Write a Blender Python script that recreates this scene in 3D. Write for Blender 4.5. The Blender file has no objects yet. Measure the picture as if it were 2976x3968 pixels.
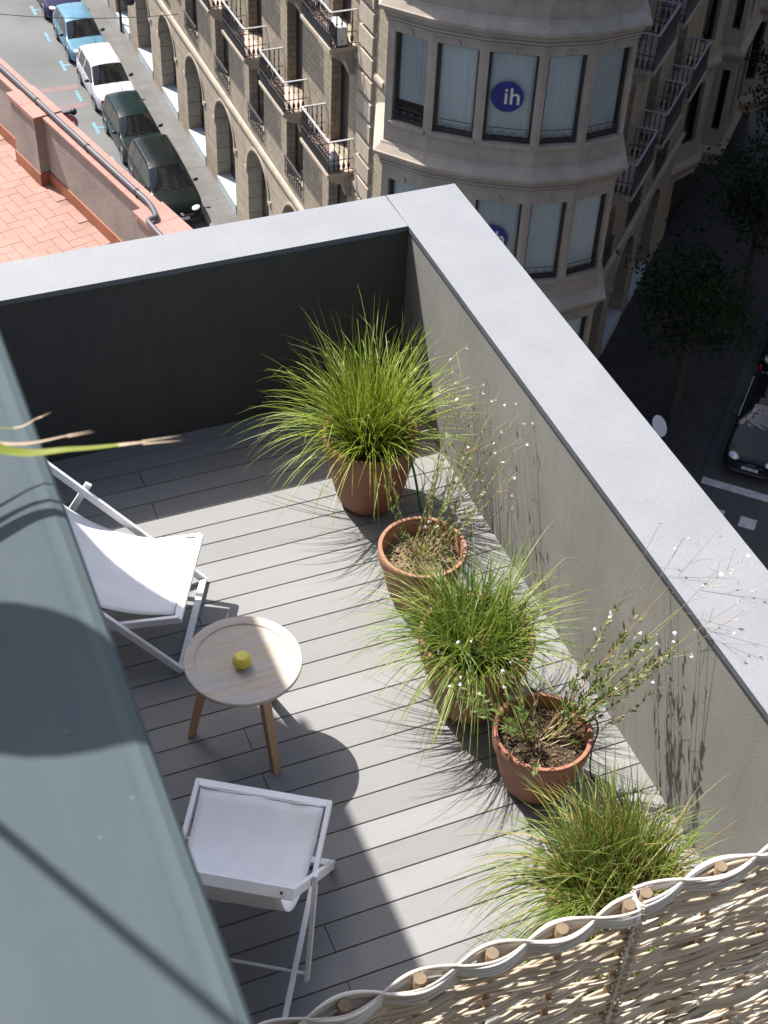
SUN, SKY, EXPO = 3.7, .10, 1.47
CAMQ = (0.742613, 0.424699, 0.05546, -3.190621, -6.932304, 5.899784)
import bpy, bmesh, math, random
from mathutils import Vector as V, Matrix, Quaternion
random.seed(7)
S = bpy.context.scene
COL = S.collection
R = math.radians
PI = math.pi
Z = -24.0                       # street level, the deck is at 0

# ------------------------------------------------------------------ mesh helper
class MB:
    def __init__(s): s.v = []; s.f = []; s.m = []
    def quad(s, *p, mi=0):
        n = len(s.v); s.v += [tuple(q) for q in p]; s.f.append(tuple(range(n, n+len(p)))); s.m.append(mi)
    def hexa(s, p, mi=0):       # p: 8 corners, 0-3 bottom loop, 4-7 top loop
        n = len(s.v); s.v += [tuple(q) for q in p]
        for a in ((3,2,1,0),(4,5,6,7),(0,1,5,4),(1,2,6,5),(2,3,7,6),(3,0,4,7)):
            s.f.append(tuple(n+i for i in a)); s.m.append(mi)
    def box(s, x0, x1, y0, y1, z0, z1, mi=0):
        s.hexa([(x0,y0,z0),(x1,y0,z0),(x1,y1,z0),(x0,y1,z0),(x0,y0,z1),(x1,y0,z1),(x1,y1,z1),(x0,y1,z1)], mi)
    def fbox(s, F, u0, u1, o0, o1, h0, h1, mi=0):
        s.hexa([F(u0,o0,h0),F(u1,o0,h0),F(u1,o1,h0),F(u0,o1,h0),F(u0,o0,h1),F(u1,o0,h1),F(u1,o1,h1),F(u0,o1,h1)], mi)
    def beam(s, a, b, w, h, up=(0,0,1), mi=0, ext=0.0):
        a = V(a); b = V(b); d = (b-a).normalized(); a = a-d*ext; b = b+d*ext
        x = d.cross(V(up)).normalized(); y = x.cross(d)
        x = x*w/2; y = y*h/2
        s.hexa([a-x-y, a+x-y, b+x-y, b-x-y, a-x+y, a+x+y, b+x+y, b-x+y], mi)
    def tube(s, pts, r, n=6, cap=True, mi=0, squash=None):
        pts = [V(p) for p in pts]; k = len(pts); base = len(s.v)
        rr = r if isinstance(r, (list, tuple)) else [r]*k
        ref = None
        for i, p in enumerate(pts):
            d = (pts[min(i+1,k-1)]-pts[max(i-1,0)])
            d = d.normalized() if d.length > 1e-9 else V((0,0,1))
            if ref is None:
                ref = d.orthogonal().normalized()
            else:
                ref = (ref - d*ref.dot(d))
                ref = ref.normalized() if ref.length > 1e-6 else d.orthogonal().normalized()
            b = d.cross(ref)
            for j in range(n):
                a = 2*PI*j/n
                s.v.append(tuple(p + ref*(rr[i]*math.cos(a)) + b*(rr[i]*math.sin(a))))
        for i in range(k-1):
            for j in range(n):
                a = base+i*n+j; b2 = base+i*n+(j+1)%n
                s.f.append((a, b2, b2+n, a+n)); s.m.append(mi)
        if cap:
            s.f.append(tuple(base+j for j in reversed(range(n)))); s.m.append(mi)
            s.f.append(tuple(base+(k-1)*n+j for j in range(n))); s.m.append(mi)
    def lathe(s, prof, c=(0,0,0), n=32, mi=0, mat=None):
        base = len(s.v); c = V(c)
        for (r, z) in prof:
            for j in range(n):
                a = 2*PI*j/n; p = V((r*math.cos(a), r*math.sin(a), z))
                if mat is not None: p = mat @ p
                s.v.append(tuple(p+c))
        for i in range(len(prof)-1):
            for j in range(n):
                a = base+i*n+j; b = base+i*n+(j+1)%n
                s.f.append((a, b, b+n, a+n)); s.m.append(mi)
        for i, flip in ((0, True), (len(prof)-1, False)):
            if prof[i][0] > 1e-6:
                l = [base+i*n+j for j in range(n)]
                s.f.append(tuple(reversed(l)) if flip else tuple(l)); s.m.append(mi)
    def prism(s, poly, z0, z1, mi=0):
        n = len(s.v); k = len(poly)
        s.v += [(x, y, z0) for x, y in poly] + [(x, y, z1) for x, y in poly]
        s.f.append(tuple(n+i for i in reversed(range(k)))); s.m.append(mi)
        s.f.append(tuple(n+k+i for i in range(k))); s.m.append(mi)
        for i in range(k):
            j = (i+1) % k
            s.f.append((n+i, n+j, n+k+j, n+k+i)); s.m.append(mi)
    def sweep(s, pts, prof, mi=0):    # pts 2d open path, right-hand side = outward; prof [(offset, z)]
        k = len(pts); P2 = [V((p[0], p[1])) for p in pts]; nrm = []
        for i in range(k):
            ds = []
            if i > 0: ds.append((P2[i]-P2[i-1]).normalized())
            if i < k-1: ds.append((P2[i+1]-P2[i]).normalized())
            ns = [V((d.y, -d.x)) for d in ds]
            if len(ns) == 2:
                b = (ns[0]+ns[1]); b = b/(1+ns[0].dot(ns[1]))
            else: b = ns[0]
            nrm.append(b)
        base = len(s.v); q = len(prof)
        for i in range(k):
            for (o, z) in prof:
                p = P2[i]+nrm[i]*o; s.v.append((p.x, p.y, z))
        for i in range(k-1):
            for j in range(q-1):
                a = base+i*q+j; s.f.append((a, a+q, a+q+1, a+1)); s.m.append(mi)
        s.f.append(tuple(base+j for j in range(q))); s.m.append(mi)
        s.f.append(tuple(base+(k-1)*q+j for j in reversed(range(q)))); s.m.append(mi)
    def build(s, name, mats, parent=None, smooth=False, auto=None, uv=True):
        me = bpy.data.meshes.new(name)
        me.from_pydata(s.v, [], s.f)
        if not isinstance(mats, (list, tuple)): mats = [mats]
        for m in mats: me.materials.append(m)
        if len(mats) > 1: me.polygons.foreach_set('material_index', s.m)
        if smooth: me.polygons.foreach_set('use_smooth', [True]*len(me.polygons))
        if uv:
            l = me.uv_layers.new(name='UVMap'); co = [V(c) for c in s.v]
            dat = [0.0]*(2*len(me.loops))
            for pl in me.polygons:
                n = pl.normal
                if abs(n.z) > .75:
                    for li in pl.loop_indices:
                        c = co[me.loops[li].vertex_index]; dat[2*li] = c.x; dat[2*li+1] = c.y
                else:
                    t = V((-n.y, n.x, 0)); t = t.normalized() if t.length > 1e-6 else V((1,0,0))
                    if t.x+t.y*1.01 < 0: t = -t
                    for li in pl.loop_indices:
                        c = co[me.loops[li].vertex_index]; dat[2*li] = c.dot(t); dat[2*li+1] = c.z
            l.data.foreach_set('uv', dat)
        me.update()
        o = bpy.data.objects.new(name, me); COL.objects.link(o)
        if parent is not None: o.parent = parent
        if smooth and auto is not None:
            me.set_sharp_from_angle(angle=R(auto))
        return o

def tag(o, label=None, cat=None, group=None, kind=None):
    if label: o['label'] = label
    if cat: o['category'] = cat
    if group: o['group'] = group
    if kind: o['kind'] = kind
    return o
def empty(name, label, cat, loc=(0,0,0), rz=0.0, group=None):
    o = bpy.data.objects.new(name, None); COL.objects.link(o)
    o.location = loc; o.rotation_euler = (0,0,rz); o.empty_display_size = .1
    return tag(o, label, cat, group)
def bevel(o, w, seg=2, ang=40):
    m = o.modifiers.new('bevel', 'BEVEL'); m.width = w; m.segments = seg; m.limit_method = 'ANGLE'; m.angle_limit = R(ang)
    return o
def text(name, s, size, M, mat, parent, extrude=.004, bold=0.0):
    cu = bpy.data.curves.new(name, 'FONT'); cu.body = s; cu.size = size; cu.extrude = extrude; cu.offset = bold
    cu.align_x = 'CENTER'; cu.align_y = 'CENTER'
    t = bpy.data.objects.new(name, cu); COL.objects.link(t)
    dg = bpy.context.evaluated_depsgraph_get()
    me = bpy.data.meshes.new_from_object(t.evaluated_get(dg))
    bpy.data.objects.remove(t)
    me.materials.clear(); me.materials.append(mat)
    o = bpy.data.objects.new(name, me); COL.objects.link(o); o.parent = parent; o.matrix_local = M
    return o

# ------------------------------------------------------------------ materials
def nt(name):
    m = bpy.data.materials.new(name); m.use_nodes = True
    return m, m.node_tree.nodes, m.node_tree.links, m.node_tree.nodes['Principled BSDF']
def sock(b, *names):
    for n in names:
        if n in b.inputs: return b.inputs[n]
def mix(N, L, fac, a, b, mode='MIX'):
    x = N.new('ShaderNodeMix'); x.data_type = 'RGBA'; x.blend_type = mode
    for s, val in ((x.inputs[0], fac), (x.inputs[6], a), (x.inputs[7], b)):
        if hasattr(val, 'links'): L.new(val, s)
        elif isinstance(val, (int, float)): s.default_value = val
        else: s.default_value = (*val[:3], 1)
    return x.outputs[2]
def coords(N, L, kind='Object', scale=(1,1,1), rot=(0,0,0)):
    t = N.new('ShaderNodeTexCoord'); mp = N.new('ShaderNodeMapping')
    mp.inputs['Scale'].default_value = scale; mp.inputs['Rotation'].default_value = rot
    L.new(t.outputs[kind], mp.inputs[0]); return mp.outputs[0]
def world_coords(N, L, scale=(1,1,1)):
    g = N.new('ShaderNodeNewGeometry'); mp = N.new('ShaderNodeMapping'); mp.inputs['Scale'].default_value = scale
    L.new(g.outputs['Position'], mp.inputs[0]); return mp.outputs[0]
def noise(N, L, co, scale, detail=4, rough=.55):
    n = N.new('ShaderNodeTexNoise'); n.inputs['Scale'].default_value = scale
    n.inputs['Detail'].default_value = detail; n.inputs['Roughness'].default_value = rough
    L.new(co, n.inputs['Vector']); return n.outputs[0]
def ramp(N, L, v, stops):
    r = N.new('ShaderNodeValToRGB'); e = r.color_ramp.elements
    while len(e) < len(stops): e.new(.5)
    for i, (p, c) in enumerate(stops):
        e[i].position = p; e[i].color = (*c, 1) if hasattr(c, '__len__') else (c, c, c, 1)
    L.new(v, r.inputs[0]); return r.outputs[0]
def bump(N, L, b, h, strength, dist=.01):
    n = N.new('ShaderNodeBump'); n.inputs['Strength'].default_value = strength; n.inputs['Distance'].default_value = dist
    L.new(h, n.inputs['Height']); L.new(n.outputs[0], b.inputs['Normal']); return n
def dk(c, k): return tuple(min(1, x*k) for x in c[:3])

def mat(name, col, rough=.6, var=.12, scale=4.0, fine=60.0, bmp=.15, bdist=.004, metal=0.0, spec=.5, fvar=.06, co='Object', coat=0.0):
    m, N, L, b = nt(name)
    c = world_coords(N, L) if co == 'World' else coords(N, L, co)
    n1 = noise(N, L, c, scale, 5); n2 = noise(N, L, c, fine, 3)
    a = mix(N, L, ramp(N, L, n1, [(.3, 0), (.7, 1)]), dk(col, 1-var), dk(col, 1+var))
    a = mix(N, L, ramp(N, L, n2, [(.25, 0), (.75, 1)]), mix(N, L, 1.0, a, (1-fvar,)*3, 'MULTIPLY'), mix(N, L, 1.0, a, (1+fvar,)*3, 'MULTIPLY'))
    L.new(a, b.inputs['Base Color']); b.inputs['Roughness'].default_value = rough; b.inputs['Metallic'].default_value = metal
    sock(b, 'Specular IOR Level', 'Specular').default_value = spec
    if coat: sock(b, 'Coat Weight', 'Clearcoat').default_value = coat; sock(b, 'Coat Roughness').default_value = .05
    if bmp: bump(N, L, b, n2, bmp, bdist)
    return m

def m_granite():
    m, N, L, b = nt('pale_granite'); c = world_coords(N, L)
    n1 = noise(N, L, c, 3, 4); n2 = noise(N, L, c, 125, 4, .75); n3 = noise(N, L, c, 210, 2)
    a = mix(N, L, ramp(N, L, n1, [(.3, 0), (.7, 1)]), (.166,.171,.180), (.190,.194,.201))
    a = mix(N, L, ramp(N, L, n2, [(.34, .70), (.48, 0)]), a, (.105,.110,.122))
    a = mix(N, L, ramp(N, L, n3, [(.61, 0), (.70, .6)]), a, (.30,.30,.31))
    L.new(a, b.inputs['Base Color']); b.inputs['Roughness'].default_value = .55
    bump(N, L, b, n2, .12, .002); return m
def m_plaster(name='grey_render', PLAST_A=None, PLAST_B=None):
    PLAST_A = PLAST_A or globals()['PLAST_A']; PLAST_B = PLAST_B or globals()['PLAST_B']
    m, N, L, b = nt(name); c = world_coords(N, L); cs = world_coords(N, L, (5, 5, .55))
    n1 = noise(N, L, c, 2.2, 5); n2 = noise(N, L, c, 150, 3, .7); n3 = noise(N, L, cs, 3, 5, .7)
    v = N.new('ShaderNodeTexVoronoi'); v.inputs['Scale'].default_value = 85; L.new(c, v.inputs['Vector'])
    a = mix(N, L, ramp(N, L, n1, [(.3, 0), (.7, 1)]), PLAST_A, PLAST_B)
    a = mix(N, L, ramp(N, L, n3, [(.50, 0), (.74, .32)]), a, dk(PLAST_A, .68))
    a = mix(N, L, ramp(N, L, v.outputs[0], [(.05, .5), (.16, 0)]), a, dk(PLAST_A, .6))
    L.new(a, b.inputs['Base Color']); b.inputs['Roughness'].default_value = .85
    sock(b, 'Specular IOR Level').default_value = .25
    bump(N, L, b, mix(N, L, .5, n2, v.outputs[0]), .35, .003); return m
PLAST_A = (.185,.182,.165); PLAST_B = (.225,.222,.203)
def m_deck():
    m, N, L, b = nt('grey_composite_decking')
    c = world_coords(N, L)
    sx = N.new('ShaderNodeSeparateXYZ'); L.new(c, sx.inputs[0])
    # a tone per board from its row number
    ad = N.new('ShaderNodeMath'); ad.operation = 'MULTIPLY_ADD'; ad.inputs[1].default_value = 1/.15; ad.inputs[2].default_value = .0867/.15+40
    L.new(sx.outputs[1], ad.inputs[0]); fl = N.new('ShaderNodeMath'); fl.operation = 'FLOOR'; L.new(ad.outputs[0], fl.inputs[0])
    wn = N.new('ShaderNodeTexWhiteNoise'); wn.noise_dimensions = '1D'; L.new(fl.outputs[0], wn.inputs['W'])
    cb = N.new('ShaderNodeCombineXYZ')
    mx = N.new('ShaderNodeMath'); mx.operation = 'MULTIPLY_ADD'; mx.inputs[1].default_value = 7.3; L.new(wn.outputs[0], mx.inputs[0]); L.new(sx.outputs[0], mx.inputs[2])
    L.new(mx.outputs[0], cb.inputs[0]); L.new(sx.outputs[1], cb.inputs[1]); L.new(sx.outputs[2], cb.inputs[2])
    mp = N.new('ShaderNodeMapping'); mp.inputs['Scale'].default_value = (3, 60, 10); L.new(cb.outputs[0], mp.inputs[0])
    mp2 = N.new('ShaderNodeMapping'); mp2.inputs['Scale'].default_value = (9, 330, 10); L.new(cb.outputs[0], mp2.inputs[0])
    g1 = noise(N, L, mp.outputs[0], 1, 5, .65); g2 = noise(N, L, mp2.outputs[0], 1, 4, .6); st = noise(N, L, c, 1.6, 5, .6)
    base = mix(N, L, wn.outputs[0], (.184,.182,.179), (.228,.226,.223))
    a = mix(N, L, ramp(N, L, g1, [(.35, 0), (.65, 1)]), mix(N, L, 1.0, base, (.96,.96,.96), 'MULTIPLY'), mix(N, L, 1.0, base, (1.03,1.03,1.03), 'MULTIPLY'))
    a = mix(N, L, ramp(N, L, g2, [(.30, .30), (.48, 0)]), a, dk((.192,.190,.187), .7))
    a = mix(N, L, ramp(N, L, st, [(.52, 0), (.78, .26)]), a, dk((.215,.21,.20), .74))
    L.new(a, b.inputs['Base Color']); b.inputs['Roughness'].default_value = .72
    sock(b, 'Specular IOR Level').default_value = .3
    bump(N, L, b, g2, .3, .002); return m
def m_brick(name, c1, c2, mortar, w, h, ms=.012, off=.5, rough=.85, bmp=.5, var=.25, stain=True, nz=3.0):
    m, N, L, b = nt(name); uv = coords(N, L, 'UV'); wc = world_coords(N, L)
    t = N.new('ShaderNodeTexBrick'); t.offset = off; t.inputs['Scale'].default_value = 1
    t.inputs['Color1'].default_value = (*c1, 1); t.inputs['Color2'].default_value = (*c2, 1); t.inputs['Mortar'].default_value = (*mortar, 1)
    t.inputs['Mortar Size'].default_value = ms; t.inputs['Mortar Smooth'].default_value = .3; t.inputs['Brick Width'].default_value = w; t.inputs['Row Height'].default_value = h
    L.new(uv, t.inputs['Vector'])
    n1 = noise(N, L, wc, nz, 6, .65); n2 = noise(N, L, wc, 30, 4)
    a = mix(N, L, ramp(N, L, n1, [(.25, 0), (.75, 1)]), mix(N, L, 1.0, t.outputs[0], (1-var,)*3, 'MULTIPLY'), mix(N, L, 1.0, t.outputs[0], (1+var*.6,)*3, 'MULTIPLY'))
    if stain:
        cs = world_coords(N, L, (2.5, 2.5, .25)); n3 = noise(N, L, cs, 1.2, 5, .7)
        a = mix(N, L, ramp(N, L, n3, [(.5, 0), (.8, .55)]), a, dk(mortar, .8))
    L.new(a, b.inputs['Base Color']); b.inputs['Roughness'].default_value = rough; sock(b, 'Specular IOR Level').default_value = .2
    h2 = mix(N, L, .25, ramp(N, L, t.outputs[1], [(0, 1), (1, 0)]), n2)
    bump(N, L, b, h2, bmp, .02); return m
def m_stone(name, col, bmp=.3):
    m, N, L, b = nt(name); wc = world_coords(N, L); cs = world_coords(N, L, (2.2, 2.2, .3))
    n1 = noise(N, L, wc, 1.4, 6, .65); n2 = noise(N, L, wc, 22, 5, .6); n3 = noise(N, L, cs, 1.5, 6, .7)
    a = mix(N, L, ramp(N, L, n1, [(.3, 0), (.7, 1)]), dk(col, .80), dk(col, 1.12))
    a = mix(N, L, ramp(N, L, n2, [(.3, .25), (.6, 0)]), a, dk(col, .6))
    a = mix(N, L, ramp(N, L, n3, [(.52, 0), (.78, .5)]), a, dk(col, .5))
    L.new(a, b.inputs['Base Color']); b.inputs['Roughness'].default_value = .85; sock(b, 'Specular IOR Level').default_value = .2
    bump(N, L, b, n2, bmp, .01); return m
def m_wood(name, c1, c2, along=0, rough=.6, sc=1.0, crack=True, planks=0.0):
    m, N, L, b = nt(name)
    s = [40*sc]*3; s[along] = 2.2*sc; c = coords(N, L, 'Object', tuple(s))
    s2 = [90*sc]*3; s2[along] = 6*sc; c2_ = coords(N, L, 'Object', tuple(s2))
    g = noise(N, L, c, 1, 6, .65); g2 = noise(N, L, c2_, 1, 3, .6)
    a = mix(N, L, ramp(N, L, g, [(.3, 0), (.7, 1)]), c1, c2)
    if planks:
        cc = coords(N, L, 'Object'); sp = N.new('ShaderNodeSeparateXYZ'); L.new(cc, sp.inputs[0])
        f = N.new('ShaderNodeMath'); f.operation = 'MULTIPLY_ADD'; f.inputs[1].default_value = 1/planks; f.inputs[2].default_value = 20.3; L.new(sp.outputs[1-along], f.inputs[0])
        fl = N.new('ShaderNodeMath'); fl.operation = 'FLOOR'; L.new(f.outputs[0], fl.inputs[0])
        wn = N.new('ShaderNodeTexWhiteNoise'); wn.noise_dimensions = '1D'; L.new(fl.outputs[0], wn.inputs['W'])
        a = mix(N, L, wn.outputs[0], a, mix(N, L, .5, a, (.37,.36,.345)))
        pn = noise(N, L, coords(N, L, 'Object', (5, 14, 5)), 1.3, 5, .6); a = mix(N, L, ramp(N, L, pn, [(.46, 0), (.66, .6)]), a, (.41,.395,.375))
    if crack:
        a = mix(N, L, ramp(N, L, g2, [(.22, .85), (.30, 0)]), a, dk(c1, .3))
    L.new(a, b.inputs['Base Color']); b.inputs['Roughness'].default_value = rough
    bump(N, L, b, g2, .2, .002); return m
def m_leaf(name, c1, c2, c3=None, trans=.35, rough=.5, spec=.5):
    m, N, L, b = nt(name); g = N.new('ShaderNodeNewGeometry')
    a = ramp(N, L, g.outputs['Random Per Island'], [(0, c1), (.6, c2), (1, c3 or c2)])
    L.new(a, b.inputs['Base Color']); b.inputs['Roughness'].default_value = rough; sock(b, 'Specular IOR Level').default_value = spec
    out = N['Material Output']; tr = N.new('ShaderNodeBsdfTranslucent'); L.new(a, tr.inputs[0])
    ms = N.new('ShaderNodeMixShader'); ms.inputs[0].default_value = trans
    L.new(b.outputs[0], ms.inputs[1]); L.new(tr.outputs[0], ms.inputs[2]); L.new(ms.outputs[0], out.inputs[0]); return m
def m_fabric():
    m, N, L, b = nt('white_sling_canvas'); c = coords(N, L, 'UV')
    w1 = N.new('ShaderNodeTexWave'); w1.inputs['Scale'].default_value = 130; w1.bands_direction = 'X'; L.new(c, w1.inputs[0])
    w2 = N.new('ShaderNodeTexWave'); w2.inputs['Scale'].default_value = 130; w2.bands_direction = 'Y'; L.new(c, w2.inputs[0])
    wc = coords(N, L, 'Object'); n = noise(N, L, wc, 6, 5)
    cf = coords(N, L, 'Object', (4, 30, 30)); fo = noise(N, L, cf, 1, 3)
    a = mix(N, L, ramp(N, L, n, [(.3, 0), (.75, 1)]), (.88,.875,.87), (.80,.795,.79))
    L.new(a, b.inputs['Base Color']); b.inputs['Roughness'].default_value = .9; sock(b, 'Specular IOR Level').default_value = .1
    bump(N, L, b, mix(N, L, .6, mix(N, L, .5, w1.outputs[0], w2.outputs[0]), fo), .25, .004)
    out = N['Material Output']; tr = N.new('ShaderNodeBsdfTranslucent'); tr.inputs[0].default_value = (.8,.8,.8,1)
    ms = N.new('ShaderNodeMixShader'); ms.inputs[0].default_value = .12
    L.new(b.outputs[0], ms.inputs[1]); L.new(tr.outputs[0], ms.inputs[2]); L.new(ms.outputs[0], out.inputs[0]); return m
def m_glass(name, tint=(.85,.9,.9), rough=.03, refl=.9):
    m, N, L, b = nt(name); out = N['Material Output']
    wn_ = noise(N, L, world_coords(N, L), .9, 3); bn_ = N.new('ShaderNodeBump'); bn_.inputs['Strength'].default_value = .5; bn_.inputs['Distance'].default_value = .05; L.new(wn_, bn_.inputs['Height'])
    tr = N.new('ShaderNodeBsdfTransparent'); tr.inputs[0].default_value = (*tint, 1)
    gl = N.new('ShaderNodeBsdfGlossy'); gl.inputs['Roughness'].default_value = rough; L.new(bn_.outputs[0], gl.inputs['Normal'])
    lw = N.new('ShaderNodeFresnel'); lw.inputs[0].default_value = 1.5
    mu = N.new('ShaderNodeMath'); mu.operation = 'MULTIPLY'; mu.inputs[1].default_value = refl; L.new(lw.outputs[0], mu.inputs[0])
    ms = N.new('ShaderNodeMixShader'); L.new(mu.outputs[0], ms.inputs[0]); L.new(tr.outputs[0], ms.inputs[1]); L.new(gl.outputs[0], ms.inputs[2])
    L.new(ms.outputs[0], out.inputs[0]); return m
def m_paint(name, col, metal=.0, rough=.28, coat=.12, dirt=.1):
    return mat(name, col, rough=rough, var=dirt, scale=3, fine=400, bmp=0, metal=metal, coat=coat, fvar=.03, spec=.22)

M = {}
M['granite'] = m_granite(); M['plaster'] = m_plaster(); M['plaster_dark'] = m_plaster('dark_grey_render', (.050,.050,.049), (.060,.060,.058)); M['deck'] = m_deck()  # back parapet's render is a darker grey than the side's
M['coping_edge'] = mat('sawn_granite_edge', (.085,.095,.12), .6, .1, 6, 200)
M['dark_gap'] = mat('dark_subframe', (.012,.012,.012), .9, .1, bmp=0)
def m_sheet():
    m, N, L, b = nt('grey_green_coated_sheet'); c = world_coords(N, L); cs = world_coords(N, L, (9, 1.2, 1))
    n1 = noise(N, L, c, 2.2, 5); n2 = noise(N, L, c, 420, 3); n3 = noise(N, L, cs, 3, 5, .65)
    a = mix(N, L, ramp(N, L, n1, [(.3, 0), (.7, 1)]), (.046,.060,.070), (.057,.073,.084))
    a = mix(N, L, ramp(N, L, n3, [(.45, 0), (.75, .35)]), a, (.070,.086,.095))
    a = mix(N, L, ramp(N, L, n2, [(.3, 0), (.7, .22)]), a, (.03,.04,.045))
    v = N.new('ShaderNodeTexVoronoi'); v.inputs['Scale'].default_value = 60; L.new(c, v.inputs['Vector'])      # sparse specks of dirt
    sp = N.new('ShaderNodeSeparateColor'); L.new(v.outputs['Color'], sp.inputs[0])
    k1 = N.new('ShaderNodeMath'); k1.operation = 'LESS_THAN'; k1.inputs[1].default_value = .07; L.new(v.outputs['Distance'], k1.inputs[0])
    k2 = N.new('ShaderNodeMath'); k2.operation = 'GREATER_THAN'; k2.inputs[1].default_value = .90; L.new(sp.outputs[0], k2.inputs[0])
    k3 = N.new('ShaderNodeMath'); k3.operation = 'MULTIPLY'; L.new(k1.outputs[0], k3.inputs[0]); L.new(k2.outputs[0], k3.inputs[1])
    a = mix(N, L, k3.outputs[0], a, (.15,.155,.15))
    sx = N.new('ShaderNodeSeparateXYZ'); L.new(c, sx.inputs[0]); ad = N.new('ShaderNodeMath'); ad.operation = 'MULTIPLY_ADD'; ad.inputs[1].default_value = .018; L.new(n3, ad.inputs[0]); L.new(sx.outputs[0], ad.inputs[2])
    mr = N.new('ShaderNodeMapRange'); mr.inputs[1].default_value = -3.052; mr.inputs[2].default_value = -3.046; L.new(ad.outputs[0], mr.inputs[0])
    a = mix(N, L, mr.outputs[0], a, mix(N, L, .35, a, (.075,.098,.098)))                                         # worn paler edge strip
    L.new(a, b.inputs['Base Color']); b.inputs['Roughness'].default_value = .7; sock(b, 'Specular IOR Level').default_value = .12
    bump(N, L, b, n2, .25, .0012); return m
M['white_metal'] = mat('white_powder_coat', (.78,.78,.78), .45, .03, 5, 300, .03)
M['grey_wall'] = m_sheet()
M['screw'] = mat('screw_metal', (.12,.12,.13), .4, .1, metal=.8, bmp=0)
M['fabric'] = m_fabric()
M['table_top'] = m_wood('weathered_table_top', (.37,.285,.20), (.50,.43,.335), 0, .65, 1.0, True, .085)
M['table_leg'] = m_wood('oiled_table_leg', (.40,.235,.125), (.50,.32,.19), 2, .5, 1.0, False)
M['yellow'] = mat('yellow_rubber', (.62,.52,.075), .45, .05, 10, 200, .03)
M['terracotta'] = mat('terracotta_clay', (.245,.10,.058), .6, .14, 5, 110, .12, .002)
M['terracotta_pale'] = mat('terracotta_clay_weathered', (.29,.145,.09), .75, .22, 7, 120, .15, .002)
M['soil'] = mat('dry_potting_soil', (.055,.036,.022), .95, .5, 30, 140, .9, .01, fvar=.5)
M['mulch'] = mat('straw_covered_soil', (.20,.145,.085), .95, .45, 40, 170, .9, .012, fvar=.5)
M['grass1'] = m_leaf('lime_green_blades', (.095,.15,.010), (.21,.285,.018), (.36,.38,.07), .35)
M['grass2'] = m_leaf('green_blades', (.055,.11,.010), (.14,.21,.018), (.30,.30,.075), .35)
M['grass3'] = m_leaf('green_and_straw_blades', (.075,.125,.014), (.155,.22,.03), (.38,.26,.11), .35)
M['gleaf'] = m_leaf('grey_green_leaf', (.075,.125,.03), (.13,.19,.045), (.19,.24,.06), .3)
M['gstem'] = m_leaf('wiry_red_green_stem', (.32,.19,.10), (.27,.27,.10), (.36,.22,.12), .1)
M['petal'] = m_leaf('white_petal', (.85,.84,.85), (.85,.84,.85), (.80,.70,.72), .3)
M['bud'] = mat('pink_bud', (.55,.16,.16), .5, .2)
M['hose'] = mat('green_rubber_hose', (.02,.15,.045), .4, .1, bmp=0)
M['black_rubber'] = mat('black_rubber_tube', (.012,.012,.012), .5, .1, bmp=0)
M['willow'] = m_leaf('peeled_willow_rods', (.38,.30,.215), (.48,.40,.30), (.56,.49,.40), .0, .5)
M['willow_sunlit'] = m_leaf('sunlit_willow_rods', (.40,.355,.30), (.54,.50,.45), (.66,.63,.60), .0, .5)  # lighter willow copy, the sunlit look of the top is in its colour
M['stake'] = m_wood('willow_stake', (.26,.17,.10), (.40,.28,.17), 2, .75, 1.0, True)
M['stake_end'] = mat('sawn_end_grain', (.17,.12,.075), .85, .2, 30, 300, .4)
M['strap_leaf'] = m_leaf('yellow_green_strap_leaf', (.12,.17,.015), (.20,.23,.025), (.26,.23,.035), .35)
M['dry_tip'] = mat('dried_leaf_tip', (.33,.25,.17), .8, .3, 30)
# ================================================================== TERRACE
SK = math.tan(.0135)            # the side parapet runs .77 degrees off square
H = 1.214; WR = .4616; WB = .3663
def sx(y): return y*SK          # x of the side parapet's inner face at y

# ---- deck boards (setting)
mb = MB()
y1 = -.0867
rows = []
mb.box(-3.10, .02, y1+.0030, .02, -.024, 0)
for k in range(0, 44):
    ya = y1-.15*k-.0030; yb = y1-.15*(k+1)+.0030
    xs = [-3.10]
    if k % 2 == 1: xs += [-1.80+.0035*(-k*.5)]
    xs += [.03+sx(ya)]
    for i in range(len(xs)-1):
        mb.box(xs[i]+.0016, xs[i+1]-.0016, yb, ya, -.024, 0)
deck = mb.build('deck', M['deck']); tag(deck, kind='structure')
mb = MB(); mb.box(-3.12, .03, -6.7, .03, -.06, -.0245); tag(mb.build('deck_underlay', M['dark_gap']), kind='structure')
bevel(deck, .0018, 1)

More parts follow.
